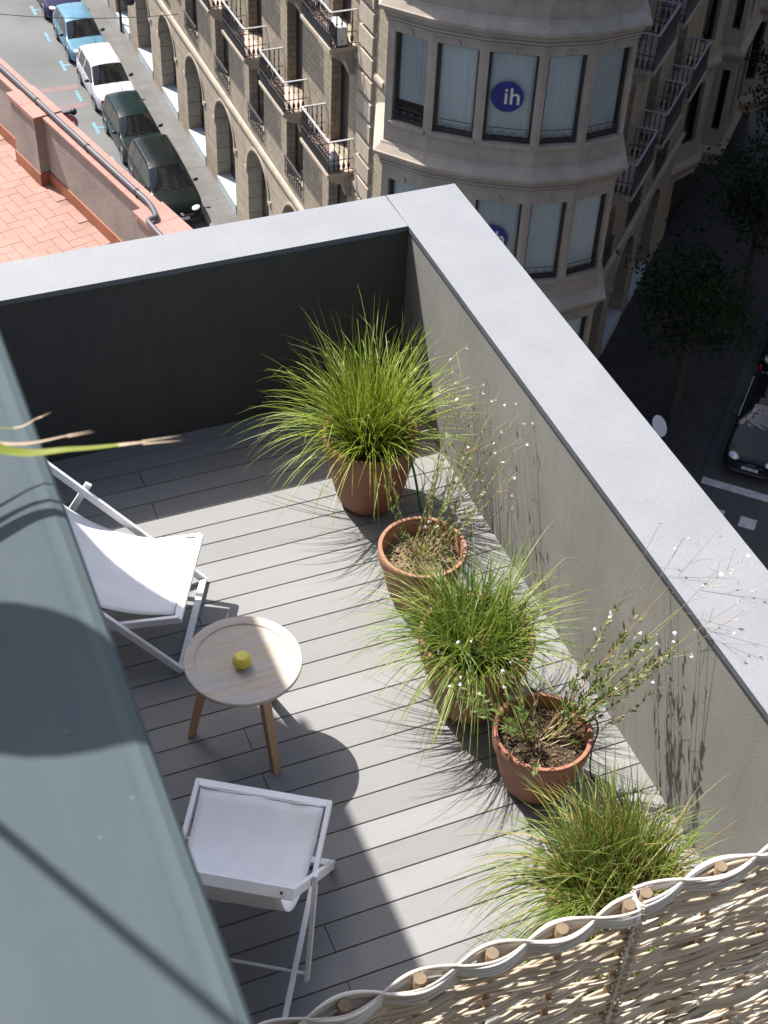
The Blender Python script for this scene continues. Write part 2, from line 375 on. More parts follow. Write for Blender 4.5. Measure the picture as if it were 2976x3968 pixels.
# ---- own building with its parapets
bld = empty('terrace_building', 'grey rendered terrace building whose parapet with pale granite coping closes in the deck', 'building', (0,0,0))
BK = .015                       # coping overhang
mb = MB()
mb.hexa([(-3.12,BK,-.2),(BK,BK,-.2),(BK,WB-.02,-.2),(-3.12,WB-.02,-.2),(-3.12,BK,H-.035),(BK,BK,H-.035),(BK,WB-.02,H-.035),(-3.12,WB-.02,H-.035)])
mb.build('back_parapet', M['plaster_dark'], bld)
ye = -6.6
mb = MB()
mb.hexa([(BK+sx(ye),ye,-.2),(WR-.02+sx(ye),ye,-.2),(WR-.02,WB-.02,-.2),(BK,WB-.02,-.2),(BK+sx(ye),ye,H-.035),(WR-.02+sx(ye),ye,H-.035),(WR-.02,WB-.02,H-.035),(BK,WB-.02,H-.035)])
mb.build('side_parapet', M['plaster'], bld)
def coping(x0, x1, x2, x3, ya, yb):
    mb = MB()
    lo = [(x0,ya),(x1,ya),(x2,yb),(x3,yb)]
    mb.hexa([(x,y,H-.033) for x,y in lo]+[(x,y,H) for x,y in lo])
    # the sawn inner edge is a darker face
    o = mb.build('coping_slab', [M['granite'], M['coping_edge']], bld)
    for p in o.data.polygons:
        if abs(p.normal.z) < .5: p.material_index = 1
    return o
g = .00015
ys = [WB, -.444, -1.33, -2.22, -3.11, -4.0, -4.9, -5.8, -6.6]
for i in range(len(ys)-1):
    a, b = ys[i+1]+g, ys[i]-g
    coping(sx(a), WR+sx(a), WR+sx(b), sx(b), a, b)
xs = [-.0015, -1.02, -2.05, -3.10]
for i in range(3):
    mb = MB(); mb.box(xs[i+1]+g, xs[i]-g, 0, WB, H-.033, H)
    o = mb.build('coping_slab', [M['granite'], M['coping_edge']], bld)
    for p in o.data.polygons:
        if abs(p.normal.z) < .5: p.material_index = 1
mb = MB(); mb.box(-3.10, WR-.03, -12, WB-.03, Z, -.21); mb.build('facade', M['plaster'], bld)
# upper storey the photographer stands on
mb = MB(); mb.box(-3.05, WR-.2, -12, -5.55, -.2, 1.0); mb.build('upper_base', M['plaster'], bld)
mb = MB(); mb.box(-8.5, WR-.2, -16, -7.6, 1.0, 9.5); mb.build('upper_storey', M['plaster'], bld)

# ---- tall dividing wall with a coated sheet capping
dw = empty('dividing_wall', 'tall grey green dividing wall with smooth capping rising along the left of the deck', 'wall', (-3.5,-3,0))
def P(o, *a): # parent keeping world coordinates
    for x in a:
        x.parent = o; x.matrix_parent_inverse = Matrix.Translation(o.location).inverted()
mb = MB(); mb.box(-4.6, -3.12, -7.5, .33, Z, 4.86); w_ = mb.build('wall', M['plaster'])
mb = MB()
prof = [(-4.6, 4.86), (-4.6, 4.895), (-3.065, 4.895), (-3.048, 4.8935), (-3.039, 4.889), (-3.035, 4.881), (-3.035, 4.80), (-3.05, 4.80), (-3.05, 4.855)]
k = len(prof)
for yy in (-7.5, .34):
    mb.v += [(x, yy, z) for x, z in prof]
mb.f += [(i, i+1, k+i+1, k+i) for i in range(k-1)]; mb.m += [0]*(k-1)
mb.f += [tuple(range(k, 2*k)), tuple(reversed(range(k)))]; mb.m += [0, 0]
c_ = mb.build('capping', M['grey_wall'])
P(dw, w_, c_)

# ---- deck chairs
def chair(label, pose, W, WBn, ubf, zbf, ubr, al, LA, sag, tb):
    x, y, th = pose
    root = empty('deck_chair', label, 'deck chair', (x, y, 0), th, 'white folding deck chairs')
    m = M['white_metal']; ca, sa = math.cos(al), math.sin(al)
    A = lambda s, side: V((-LA*ca*s, side*(W/2-.0), .02+LA*sa*s))
    B = lambda s, side: V((ubf+(ubr-ubf)*s, side*(WBn/2), zbf+(.02-zbf)*s))
    bw, bh = .022, .042
    for side in (1, -1):
        mb = MB(); mb.beam(A(0, side), A(1, side), bw, bh, ext=.012); bevel(mb.build('back_rail', m, root), .002, 1)
        mb = MB(); mb.beam(B(0, side), B(1, side), bw, bh, ext=.012); bevel(mb.build('seat_rail', m, root), .002, 1)
    mb = MB(); mb.beam(A(0, -1), A(0, 1), .036, .030, ext=-.012); bevel(mb.build('floor_bar', m, root), .002, 1)
    nA = V((ca, 0, -sa))
    mb = MB(); mb.beam(A(1, -1), A(1, 1), .030, .046, up=(sa, 0, ca), ext=.0105); bevel(mb.build('top_bar', m, root), .002, 1)
    mb = MB(); mb.beam(B(0, -1), B(0, 1), .038, .028, ext=.0105); bevel(mb.build('front_bar', m, root), .002, 1)
    mb = MB(); mb.beam(B(1, -1), B(1, 1), .030, .030, ext=-.012); bevel(mb.build('rear_bar', m, root), .002, 1)
    for side in (1, -1):
        off = V((0, side*.026, 0))
        a = A(.62, side)+off; b = B(tb, side); b.y = a.y
        d = (a-b).normalized()
        mb = MB(); mb.beam(b-d*.03, a+d*.045, .020, .036, up=(1,0,0)); bevel(mb.build('strut', m, root), .002, 1)
        mb = MB(); mb.tube([A(.62, side)+V((0, side*.0365, 0)), A(.62, side)+V((0, side*.040, 0))], .007, 10); mb.build('screw', M['screw'], root)
        mb = MB(); q = A(1, side)+V((-ca*.024, -side*.035, sa*.024))*1.0; mb.tube([q, q+V((-.003*sa, 0, -.003*ca))*0+V((-ca, 0, sa))*.002], .0065, 10); mb.build('screw', M['screw'], root)
    rp = B(tb, 1); rp2 = B(tb, -1)
    mb = MB(); mb.tube([V((rp.x, W/2+.03, rp.z)), V((rp2.x, -W/2-.03, rp2.z))], .0075, 10); mb.build('rod', m, root)
    # sling: from the front bar down into the sag and up to the top bar
    p0 = B(0, 1)+V((-.028, 0, .006)); p2 = A(1, 1)+V((.012, 0, -.006)); p1 = V((p0.x*.35+p2.x*.65-.02, 0, sag))
    hw = W/2-.052; nu, nv = 30, 16
    mb = MB()
    for i in range(nu+1):
        t = i/nu
        c = V((p0.x, 0, p0.z))*(1-t)**2+p1*2*t*(1-t)+V((p2.x, 0, p2.z))*t*t
        for j in range(nv+1):
            s = 2*j/nv-1
            edge = .012*math.sin(PI*t)*(1-abs(s))*-.9          # the middle hangs a little deeper
            wv = .0035*math.sin(9*s+5*t)*math.sin(PI*t)+.0035*math.exp(-6*t)*math.sin(5.5*s+14*t+.8)+.002*math.exp(-4*t)*math.sin(13*s-9*t)
            pull = 1-.035*math.sin(PI*t)
            mb.v.append((c.x, s*hw*pull, c.z+edge+wv))
    for i in range(nu):
        for j in range(nv):
            a = i*(nv+1)+j; mb.f.append((a, a+1, a+nv+2, a+nv+1)); mb.m.append(0)
    o = mb.build('sling', M['fabric'], root, smooth=True)
    l = o.data.uv_layers[0].data
    for li, lp in enumerate(o.data.loops):
        i, j = divmod(lp.vertex_index, nv+1); l[li].uv = (i/nu*1.2, j/nv*.55)
    so = o.modifiers.new('thickness', 'SOLIDIFY'); so.thickness = .0018
    # rolled hems at both bars
    for c0 in (p0+V((.006, 0, .003)), p2+V((-.004, 0, .004))):
        mb = MB(); n = 24; mb.tube([V((c0.x+.002*math.sin(i*.9), -hw*.985+2*hw*.985*i/n, c0.z+.0015*math.sin(i*.55)-.003*math.sin(PI*i/n))) for i in range(n+1)], [.0042+.0004*math.sin(i*1.7) for i in range(n+1)], 8)
        mb.build('hem', M['fabric'], root, smooth=True)
    return root
chair('white deck chair facing right, half in sunlight, between the grey wall and the round table', (-1.862,-1.569,-.475), .673, .612, -.001, .374, -1.202, .751, 1.364, .25, .74)
chair('white deck chair wholly in shade, seen from behind, nearest the willow screen', (-1.982,-3.087,1.009), .673, .612, .051, .404, -1.288, .889, 1.364, .12, .54)

# ---- round table with three splayed legs
tb = empty('side_table', 'round weathered wooden side table with raised rim on three splayed square legs', 'table', (-1.832,-2.39,0))
Rt = .284; ht = .585
mb = MB()
mb.lathe([(0, ht-.036), (Rt-.035, ht-.036), (Rt-.008, ht-.028), (Rt, ht-.018), (Rt, ht-.004), (Rt-.004, ht), (Rt-.045, ht), (Rt-.052, ht-.0025), (Rt-.056, ht-.0085), (Rt-.062, ht-.0095), (0, ht-.0095)], (0,0,0), 96)
o = mb.build('table_top', M['table_top'], tb, smooth=True, auto=35)
for a in (-75, 158.6, 42):
    a = R(a); d = V((math.cos(a), math.sin(a), 0)); t = V((-d.y, d.x, 0))
    mb = MB(); h = .0235
    f = d*.272; p = d*.165+V((0,0,ht-.034))
    hb = .019
    mb.hexa([f-d*hb-t*hb, f+d*hb-t*hb, f+d*hb+t*hb, f-d*hb+t*hb, p-d*h-t*h, p+d*h-t*h, p+d*h+t*h, p-d*h+t*h])
    bevel(mb.build('leg', M['table_leg'], tb), .002, 1)
# ---- yellow ball with a flattened top
mb = MB(); r = .045
pr = [(0, 0), (.016, 0)]
for i in range(1, 14):
    a = -PI/2+PI*i/14*.98
    if r*math.sin(a)+r > .004: pr.append((r*math.cos(a)*1.03, (r*math.sin(a)+r)*.94))
pr = [q for q in pr if q[1] < .0745]+[(.0275, .0750), (.0250, .0757), (0, .0757)]
mb.lathe(pr, (0,0,0), 40)
yb = mb.build('rubber_ball', M['yellow'], smooth=True, auto=28); yb.location = (-1.847,-2.423,ht-.0095)
tag(yb, 'small yellow rubber ball with flattened top lying on the round table', 'ball')

# ---- pots
def pot_mesh(Rr, rb, h, feet=False):
    mb = MB(); ch = h*.24
    rc = rb+(Rr-.014-rb)*.93
    prof = [(0, .004), (rb-.012, 0), (rb, .006)]
    for i in range(1, 9):
        t = i/8; prof.append((rb+(rc-rb)*(t**.58), .006+(h-ch-.006)*t))
    prof += [(rc+.007, h-ch+.002), (Rr-.006, h-ch+.012), (Rr-.001, h-.03), (Rr, h-.010), (Rr-.005, h-.001), (Rr-.014, h), (Rr-.023, h-.003), (Rr-.027, h-.012), (Rr-.034, h-.10), (Rr-.05, h-.14), (0, h-.14)]
    mb.lathe(prof, (0,0,0), 64); return mb
def soil_mesh(Rr, h, depth, amp, seed):
    rnd = random.Random(seed); mb = MB(); n = 40; rings = 14; rr = Rr-.036
    mb.v.append((0, 0, h-depth))
    for i in range(1, rings+1):
        for j in range(n):
            a = 2*PI*j/n; r = rr*i/rings
            mb.v.append((r*math.cos(a), r*math.sin(a), h-depth+(rnd.uniform(-amp, amp) if i < rings else 0)))
    for j in range(n): mb.f.append((0, 1+j, 1+(j+1) % n)); mb.m.append(0)
    for i in range(rings-1):
        for j in range(n):
            a = 1+i*n+j; b = 1+i*n+(j+1) % n; mb.f.append((a, b, b+n, a+n)); mb.m.append(0)
    return mb
def crumbs(Rr, h, depth, count, seed, smin=.003, smax=.009):
    rnd = random.Random(seed); mb = MB()
    for i in range(count):
        r = (Rr-.045)*math.sqrt(rnd.random()); a = rnd.uniform(0, 2*PI); s = rnd.uniform(smin, smax)
        c = V((r*math.cos(a), r*math.sin(a), h-depth+s*.3)); q = Quaternion((rnd.gauss(0,1), rnd.gauss(0,1), rnd.gauss(0,1), rnd.gauss(0,1))).normalized()
        l = s*rnd.uniform(1, 2.2)
        pts = [q @ V(p) for p in ((l,0,0), (0,s,0), (-l,0,0), (0,-s,0), (0,0,s*.7), (0,0,-s*.7))]
        b = len(mb.v); mb.v += [tuple(p+c) for p in pts]
        for f in ((0,1,4),(1,2,4),(2,3,4),(3,0,4),(1,0,5),(2,1,5),(3,2,5),(0,3,5)): mb.f.append(tuple(b+i for i in f)); mb.m.append(0)
    return mb
def blade(mb, p, d, L, w, droop, n=8, twist=0.0, kink=None):
    p = V(p); d = V(d).normalized(); st = L/n
    side = d.cross(V((0,0,1)))
    side = side.normalized() if side.length > 1e-4 else V((1,0,0))
    side = Quaternion(d, twist) @ side
    base = len(mb.v)
    for i in range(n+1):
        t = i/n; ww = w*(.75+.25*min(1, t*4))*(1-t**2.2)*.5+w*.04
        mb.v += [tuple(p-side*ww), tuple(p+side*ww)]
        if i < n:
            mb.f.append((base+2*i, base+2*i+1, base+2*i+3, base+2*i+2)); mb.m.append(0)
        p = p+d*st
        hz = math.sqrt(max(0, 1-d.z*d.z))
        d = (d+V((0,0,-droop*st*(.25+hz)))).normalized()
        if kink and abs(t-kink[0]) < .5/n: d = (d+V(kink[1])).normalized()
def tuft(count, r0, z0, Lr, dr, tilt, seed, w=(.0022,.0042), lean=(0,0,0), clump=.45):
    rnd = random.Random(seed); mb = MB(); cl_ = [rnd.uniform(0, 2*PI) for i in range(9)]
    for i in range(count):
        a = rnd.uniform(0, 2*PI); rr = r0*math.sqrt(rnd.random())
        if rnd.random() < clump: a = rnd.choice(cl_)+rnd.gauss(0,.35)
        el = R(rnd.triangular(tilt[0], 89, tilt[1]))
        d = V((math.cos(a)*math.cos(el), math.sin(a)*math.cos(el), math.sin(el)))+V(lean)
        d = d+V((rnd.gauss(0,.27), rnd.gauss(0,.27), rnd.gauss(0,.10)))
        a2 = a+rnd.gauss(0, .9)
        p = (rr*math.cos(a2), rr*math.sin(a2), z0)
        L = rnd.triangular(Lr[0], Lr[1], Lr[2])
        kk = (rnd.uniform(.5, .8), (rnd.gauss(0,.5), rnd.gauss(0,.5), rnd.uniform(-.9, .1))) if rnd.random() < .30 else None
        blade(mb, p, d, L, rnd.uniform(*w), rnd.uniform(*dr), 9, rnd.uniform(-.6, .6), kk)
    return mb
def potted(label, cat, x, y, Rr, rb, h, mpot, msoil, depth, seed):
    root = empty('potted_grass' if cat == 'potted grass' else 'potted_gaura', label, cat, (x, y, 0))
    pot_mesh(Rr, rb, h).build('pot', mpot, root, smooth=True, auto=40)
    soil_mesh(Rr, h, depth, .006, seed).build('soil', msoil, root)
    return root
pg = potted('tall lime green grass tuft in the big clay pot at the deck corner', 'potted grass', -.589,-.943, .281,.155,.519, M['terracotta'], M['soil'], .06, 1)
g1 = tuft(860, .135, .45, (.22,.92,.62), (.1,2.3), (38,84), 11, (.0042,.0078))
for k in range(10):     # a few long outer blades
    pass
rnd = random.Random(5)
for k in range(95):
    a = rnd.uniform(0, 2*PI); el = R(rnd.uniform(25, 62)); blade(g1, (.12*math.cos(a), .12*math.sin(a), .46), (math.cos(a)*math.cos(el), math.sin(a)*math.cos(el), math.sin(el)), rnd.uniform(.5, .98), rnd.uniform(.0042,.0066), rnd.uniform(1.4, 3.0), 10, rnd.uniform(-.5,.5))
g1.build('grass_blades', M['grass1'], pg, smooth=True, uv=False)
pg = potted('dense dark green grass tuft in the middle clay pot between the two gaura pots', 'potted grass', -.669,-2.562, .293,.172,.504, M['terracotta_pale'], M['soil'], .06, 2)
g3 = tuft(800, .19, .43, (.16,.62,.38), (.5,3.6), (14,72), 12, (.0042,.0072))
rnd = random.Random(6)
for k in range(110):
    a = rnd.uniform(0, 2*PI); el = R(rnd.uniform(12, 50)); blade(g3, (.16*math.cos(a), .16*math.sin(a), .47), (math.cos(a)*math.cos(el), math.sin(a)*math.cos(el), math.sin(el)), rnd.uniform(.4, .72), rnd.uniform(.0036,.0056), rnd.uniform(.9, 2.6), 10, rnd.uniform(-.5,.5))
for k in range(75):    # blades spilling over the rim on the left
    a = rnd.uniform(2.3, 4.3); el = R(rnd.uniform(2, 38)); blade(g3, (.21*math.cos(a), .21*math.sin(a), .48), (math.cos(a)*math.cos(el), math.sin(a)*math.cos(el), math.sin(el)), rnd.uniform(.22, .62), rnd.uniform(.004,.0062), rnd.uniform(1.2, 4.5), 9, rnd.uniform(-.6,.6))
g3.build('grass_blades', M['grass2'], pg, smooth=True, uv=False)
pg = potted('shaggy green and straw coloured grass in the nearest clay pot, behind the willow screen', 'potted grass', -.715,-4.10, .305,.18,.505, M['terracotta_pale'], M['soil'], .06, 3)
g5 = tuft(1050, .21, .43, (.18,.66,.44), (.8,4.8), (16,78), 13, (.0044,.0082), (-.06,0,0))
rnd = random.Random(8)
for k in range(260):   # upright tips at the back
    a = rnd.uniform(.3, 2.6); el = R(rnd.uniform(58, 86)); rr = rnd.uniform(.03,.2)
    blade(g5, (rr*math.cos(a), rr*math.sin(a), .45), (math.cos(a)*math.cos(el), math.sin(a)*math.cos(el), math.sin(el)), rnd.uniform(.25, .54), rnd.uniform(.0032,.005), rnd.uniform(.2, 1.6), 7, rnd.uniform(-.6,.6))
for k in range(220):   # hanging left side
    a = rnd.uniform(2.3, 4.6); el = R(rnd.uniform(10, 60))
    blade(g5, (.17*math.cos(a), .17*math.sin(a), .47), (math.cos(a)*math.cos(el), math.sin(a)*math.cos(el), math.sin(el)), rnd.uniform(.4, .80), rnd.uniform(.004,.0075), rnd.uniform(2.2, 5.0), 10, rnd.uniform(-.6,.6))
g5.build('grass_blades', M['grass3'], pg, smooth=True, uv=False)

# ---- gaura: wiry leafy stems with white flowers
def flower_mesh(seed):
    rnd = random.Random(seed); mb = MB()
    for k in range(4):
        a = R(-60+k*55+rnd.uniform(-10, 10)); d = V((math.cos(a), math.sin(a)*.9, .35+rnd.uniform(-.2,.3))).normalized(); s = d.cross(V((0,0,1))).normalized(); l = .0135
        up = s.cross(d)
        mb.quad(V((0,0,0)), d*l*.5+s*.0035, d*l*.85+s*.0058+up*.001, d*l+up*.001, d*l*.85-s*.0058+up*.001, d*l*.5-s*.0035)
    for k in range(5):
        a = R(rnd.uniform(150, 260)); d = V((math.cos(a), math.sin(a), -.5)).normalized(); mb.tube([V((0,0,0)), d*.013], [.0005,.0004], 3)
    return mb
FL = [flower_mesh(i) for i in range(4)]
flower_me = []
def flower(parent, p, q, s=1.0, k=0):
    if len(flower_me) <= k:
        o = FL[k].build('flower', M['petal'], parent, uv=False); flower_me.append(o.data)
    else:
        o = bpy.data.objects.new('flower', flower_me[k]); COL.objects.link(o); o.parent = parent
    o.location = p; o.rotation_mode = 'QUATERNION'; o.rotation_quaternion = q; o.scale = (s, s, s)
def gaura(root, z0, stems, seed, leafy, ls=1.0):
    rnd = random.Random(seed); st = MB(); lf = MB(); buds = []; pos = root.location
    for (end, bow, l0, nfl) in stems:
        e = V(end)-pos; a = math.atan2(e.y, e.x)
        b = V((.10*math.cos(a)*rnd.random()+rnd.gauss(0,.025), .10*math.sin(a)*rnd.random()+rnd.gauss(0,.025), z0))
        mid = (b+e)/2+V((e.x*bow*.35, e.y*bow*.35, -bow*.55*(e-b).length*.35))+V((rnd.gauss(0,.02), rnd.gauss(0,.02), 0))
        n = 22; pts = []
        w1, w2 = rnd.uniform(0, 6), rnd.uniform(0, 6)
        for i in range(n+1):
            t = i/n; p = b*(1-t)**2+mid*2*t*(1-t)+e*t*t
            pts.append(p+V((math.sin(7*t+w1), math.cos(6*t+w2), math.sin(5*t+w2)*.5))*.006*t)
        st.tube(pts, [.0030*(1-.72*i/n) for i in range(n+1)], 4, cap=False)
        L = (e-b).length
        for i in range(int(L*leafy)):
            t = .12+l0*rnd.random(); i0 = min(n-1, int(t*n)); p = pts[i0].lerp(pts[i0+1], t*n-i0); d = (pts[i0+1]-pts[i0]).normalized()
            s = d.orthogonal(); s = Quaternion(d, rnd.uniform(0, 2*PI)) @ s; dd = (d*.9+s.normalized()*.8).normalized()
            l = ls*rnd.uniform(.028, .066)*(1.2-.6*t); wv = dd.cross(d).normalized()*l*.17
            lf.quad(p, p+dd*l*.4+wv, p+dd*l, p+dd*l*.4-wv)
        # fine side twigs with buds near the top
        for i in range(rnd.randint(2, 4)):
            t = rnd.uniform(.62, .95); i0 = int(t*n); p = pts[i0]; d = (pts[min(n, i0+1)]-pts[i0-1]).normalized()
            s = Quaternion(d, rnd.uniform(0, 2*PI)) @ d.orthogonal().normalized(); q = p+(d*.8+s*.6).normalized()*rnd.uniform(.05, .17); q2 = (p+q)/2+V((0,0,.008))
            st.tube([p, q2, q], [.0009,.0008,.0006], 3, cap=False)
            if rnd.random() < .7:
                c = q; ax = (q-p).normalized(); buds.append((c, ax))
            elif nfl > 0:
                flower(root, q, Quaternion((rnd.gauss(0,1), rnd.gauss(0,1), rnd.gauss(0,1), rnd.gauss(0,1))).normalized(), rnd.uniform(.65,.95), rnd.randrange(4))
        for i in range(nfl):
            p = pts[n-int(i*1.6)-0] + V((rnd.gauss(0,.012), rnd.gauss(0,.012), rnd.gauss(0,.008)))
            flower(root, p, Quaternion((rnd.gauss(0,1), rnd.gauss(0,1), rnd.gauss(0,1), rnd.gauss(0,1))).normalized(), rnd.uniform(.68, .98), rnd.randrange(4))
        p = pts[n]; ax = (pts[n]-pts[n-1]).normalized(); buds.append((p, ax))
    st.build('stems', M['gstem'], root, uv=False); lf.build('leaves', M['gleaf'], root, uv=False)
    b0 = MB(); b0.tube([(0,0,0), (0,0,.005), (0,0,.012)], [.0006,.0021,.0004], 5); first = None
    for p, ax in buds[:95]:
        if first is None: o = first = b0.build('bud', M['bud'], root, smooth=True, uv=False)
        else: o = first.copy(); COL.objects.link(o)
        o.location = p; o.rotation_mode = 'QUATERNION'; o.rotation_quaternion = V((0,0,1)).rotation_difference(ax)
pg = potted('thin upright gaura with few white flowers in the half empty clay pot', 'potted gaura', -.626,-1.794, .243,.141,.40, M['terracotta_pale'], M['mulch'], .10, 4)
crumbs(.243, .40, .097, 420, 21).build('straw_mulch', M['mulch'], pg, uv=False)
gaura(pg, .30, [((-.01,-1.75,1.08),.3,.5,2), ((-.22,-1.75,.91),.2,.75,1), ((-.10,-1.78,.60),.5,.7,1), ((-.52,-1.70,1.55),.1,.55,2), ((-.44,-1.72,1.30),.1,.7,1), ((-.57,-1.75,.94),.1,.75,0), ((-.87,-1.70,1.05),.2,.8,0), ((-.80,-1.72,.86),.2,.9,0), ((-.30,-1.70,1.34),.15,.6,2), ((-.20,-1.60,1.15),.2,.6,1), ((-.15,-1.85,.80),.3,.7,1), ((-.38,-1.95,.85),.2,.7,2), ((-.48,-1.9,.62),.2,.5,3), ((-.05,-1.5,1.0),.3,.6,1), ((-.35,-1.45,1.2),.2,.7,1), ((-.83,-1.86,.62),.1,.9,0), ((-.7,-1.95,.75),.2,.6,1), ((-.06,-1.40,.95),.2,.7,1), ((-.10,-1.32,1.12),.2,.7,0), ((-.16,-1.38,.82),.3,.8,0), ((-.05,-1.62,.88),.3,.75,0), ((-.20,-1.28,1.25),.15,.6,1), ((-.12,-1.50,1.22),.15,.65,0), ((-.25,-1.42,.98),.2,.75,0), ((-.08,-1.68,1.15),.2,.65,1)], 31, 44, .68)
pg = potted('sprawling leafy gaura with many white flowers leaning onto the parapet, in a low clay pot', 'potted gaura', -.587,-3.156, .243,.139,.402, M['terracotta'], M['soil'], .075, 5)
crumbs(.243, .402, .072, 520, 22).build('soil_crumbs', mat('pale_soil_crumbs', (.16,.11,.065), .95, .5, 60, 200, .5), pg, uv=False)
gaura(pg, .33, [((0.24,-3.27,1.42),-0.1,0.45,2),((0.17,-3.11,1.42),-0.1,0.5,1),((-0.04,-2.98,1.42),0.1,0.55,1),((0.02,-3.08,1.4),0.0,0.5,2),((0.1,-3.52,1.46),-0.05,0.5,2),((0.03,-3.57,1.42),-0.05,0.5,2),((0.01,-3.36,1.46),0.0,0.5,2),((-0.06,-3.3,1.02),0.5,0.85,2),((-0.03,-3.15,0.86),0.7,0.9,1),((-0.08,-3.05,0.8),0.6,0.9,2),((-0.05,-3.38,1.14),0.3,0.8,1),((-0.24,-3.05,0.99),0.3,0.75,2),((-0.04,-3.28,0.7),0.9,0.95,0),((-1.16,-3.1,1.1),0.5,0.85,1),((-1.08,-3.14,1.2),0.5,0.9,1),((-0.82,-3.16,1.0),0.4,0.85,2),((-1.0,-3.0,0.8),0.6,0.85,1),((-0.78,-3.02,0.78),0.3,0.85,1),((-0.66,-3.16,0.62),0.1,0.95,0),((-0.8,-3.42,0.52),0.2,0.8,0),((-0.3,-3.35,0.6),0.3,0.9,0),((-0.2,-3.2,0.72),0.5,0.9,1)], 32, 46)

# ---- hoses
mb = MB()
def smooth(pts, n=8):
    out = []; k = len(pts); P_ = [V(p) for p in pts]
    for i in range(k-1):
        p0, p1, p2, p3 = P_[max(i-1,0)], P_[i], P_[i+1], P_[min(i+2,k-1)]
        for j in range(n):
            t = j/n; out.append(.5*((2*p1)+(p2-p0)*t+(2*p0-5*p1+4*p2-p3)*t*t+(3*p1-p0-3*p2+p3)*t**3))
    out.append(P_[-1]); return out
mb.tube(smooth([(-.47,-1.02,.47), (-.49,-1.12,.52), (-.475,-1.205,.545), (-.45,-1.245,.44), (-.40,-1.23,.22), (-.35,-1.18,.04), (-.33,-1.30,.012), (-.34,-1.5,.012), (-.30,-1.75,.012), (-.30,-2.1,.012)]), .0075, 8)
tag(mb.build('garden_hose', M['hose'], smooth=True), 'thin green garden hose looping out of the corner grass pot down to the deck', 'hose')
for (pts, lab) in (([(-.50,-2.52,.46), (-.40,-2.50,.52), (-.345,-2.52,.50), (-.335,-2.54,.40), (-.36,-2.56,.2), (-.34,-2.6,.012), (-.25,-2.75,.012), (-.24,-2.95,.012)], 'black drip tube hooked over the rim of the middle grass pot'),
                   ([(-.42,-3.18,.36), (-.36,-3.19,.42), (-.325,-3.20,.415), (-.31,-3.21,.33), (-.33,-3.22,.2), (-.31,-3.25,.012), (-.25,-3.4,.012), (-.24,-3.7,.012)], 'black drip tube looping over the rim of the leafy gaura pot')):
    mb = MB(); mb.tube(smooth(pts), .0045, 7); tag(mb.build('drip_tube', M['black_rubber'], smooth=True), lab, 'tube', 'drip tubes of the pots')

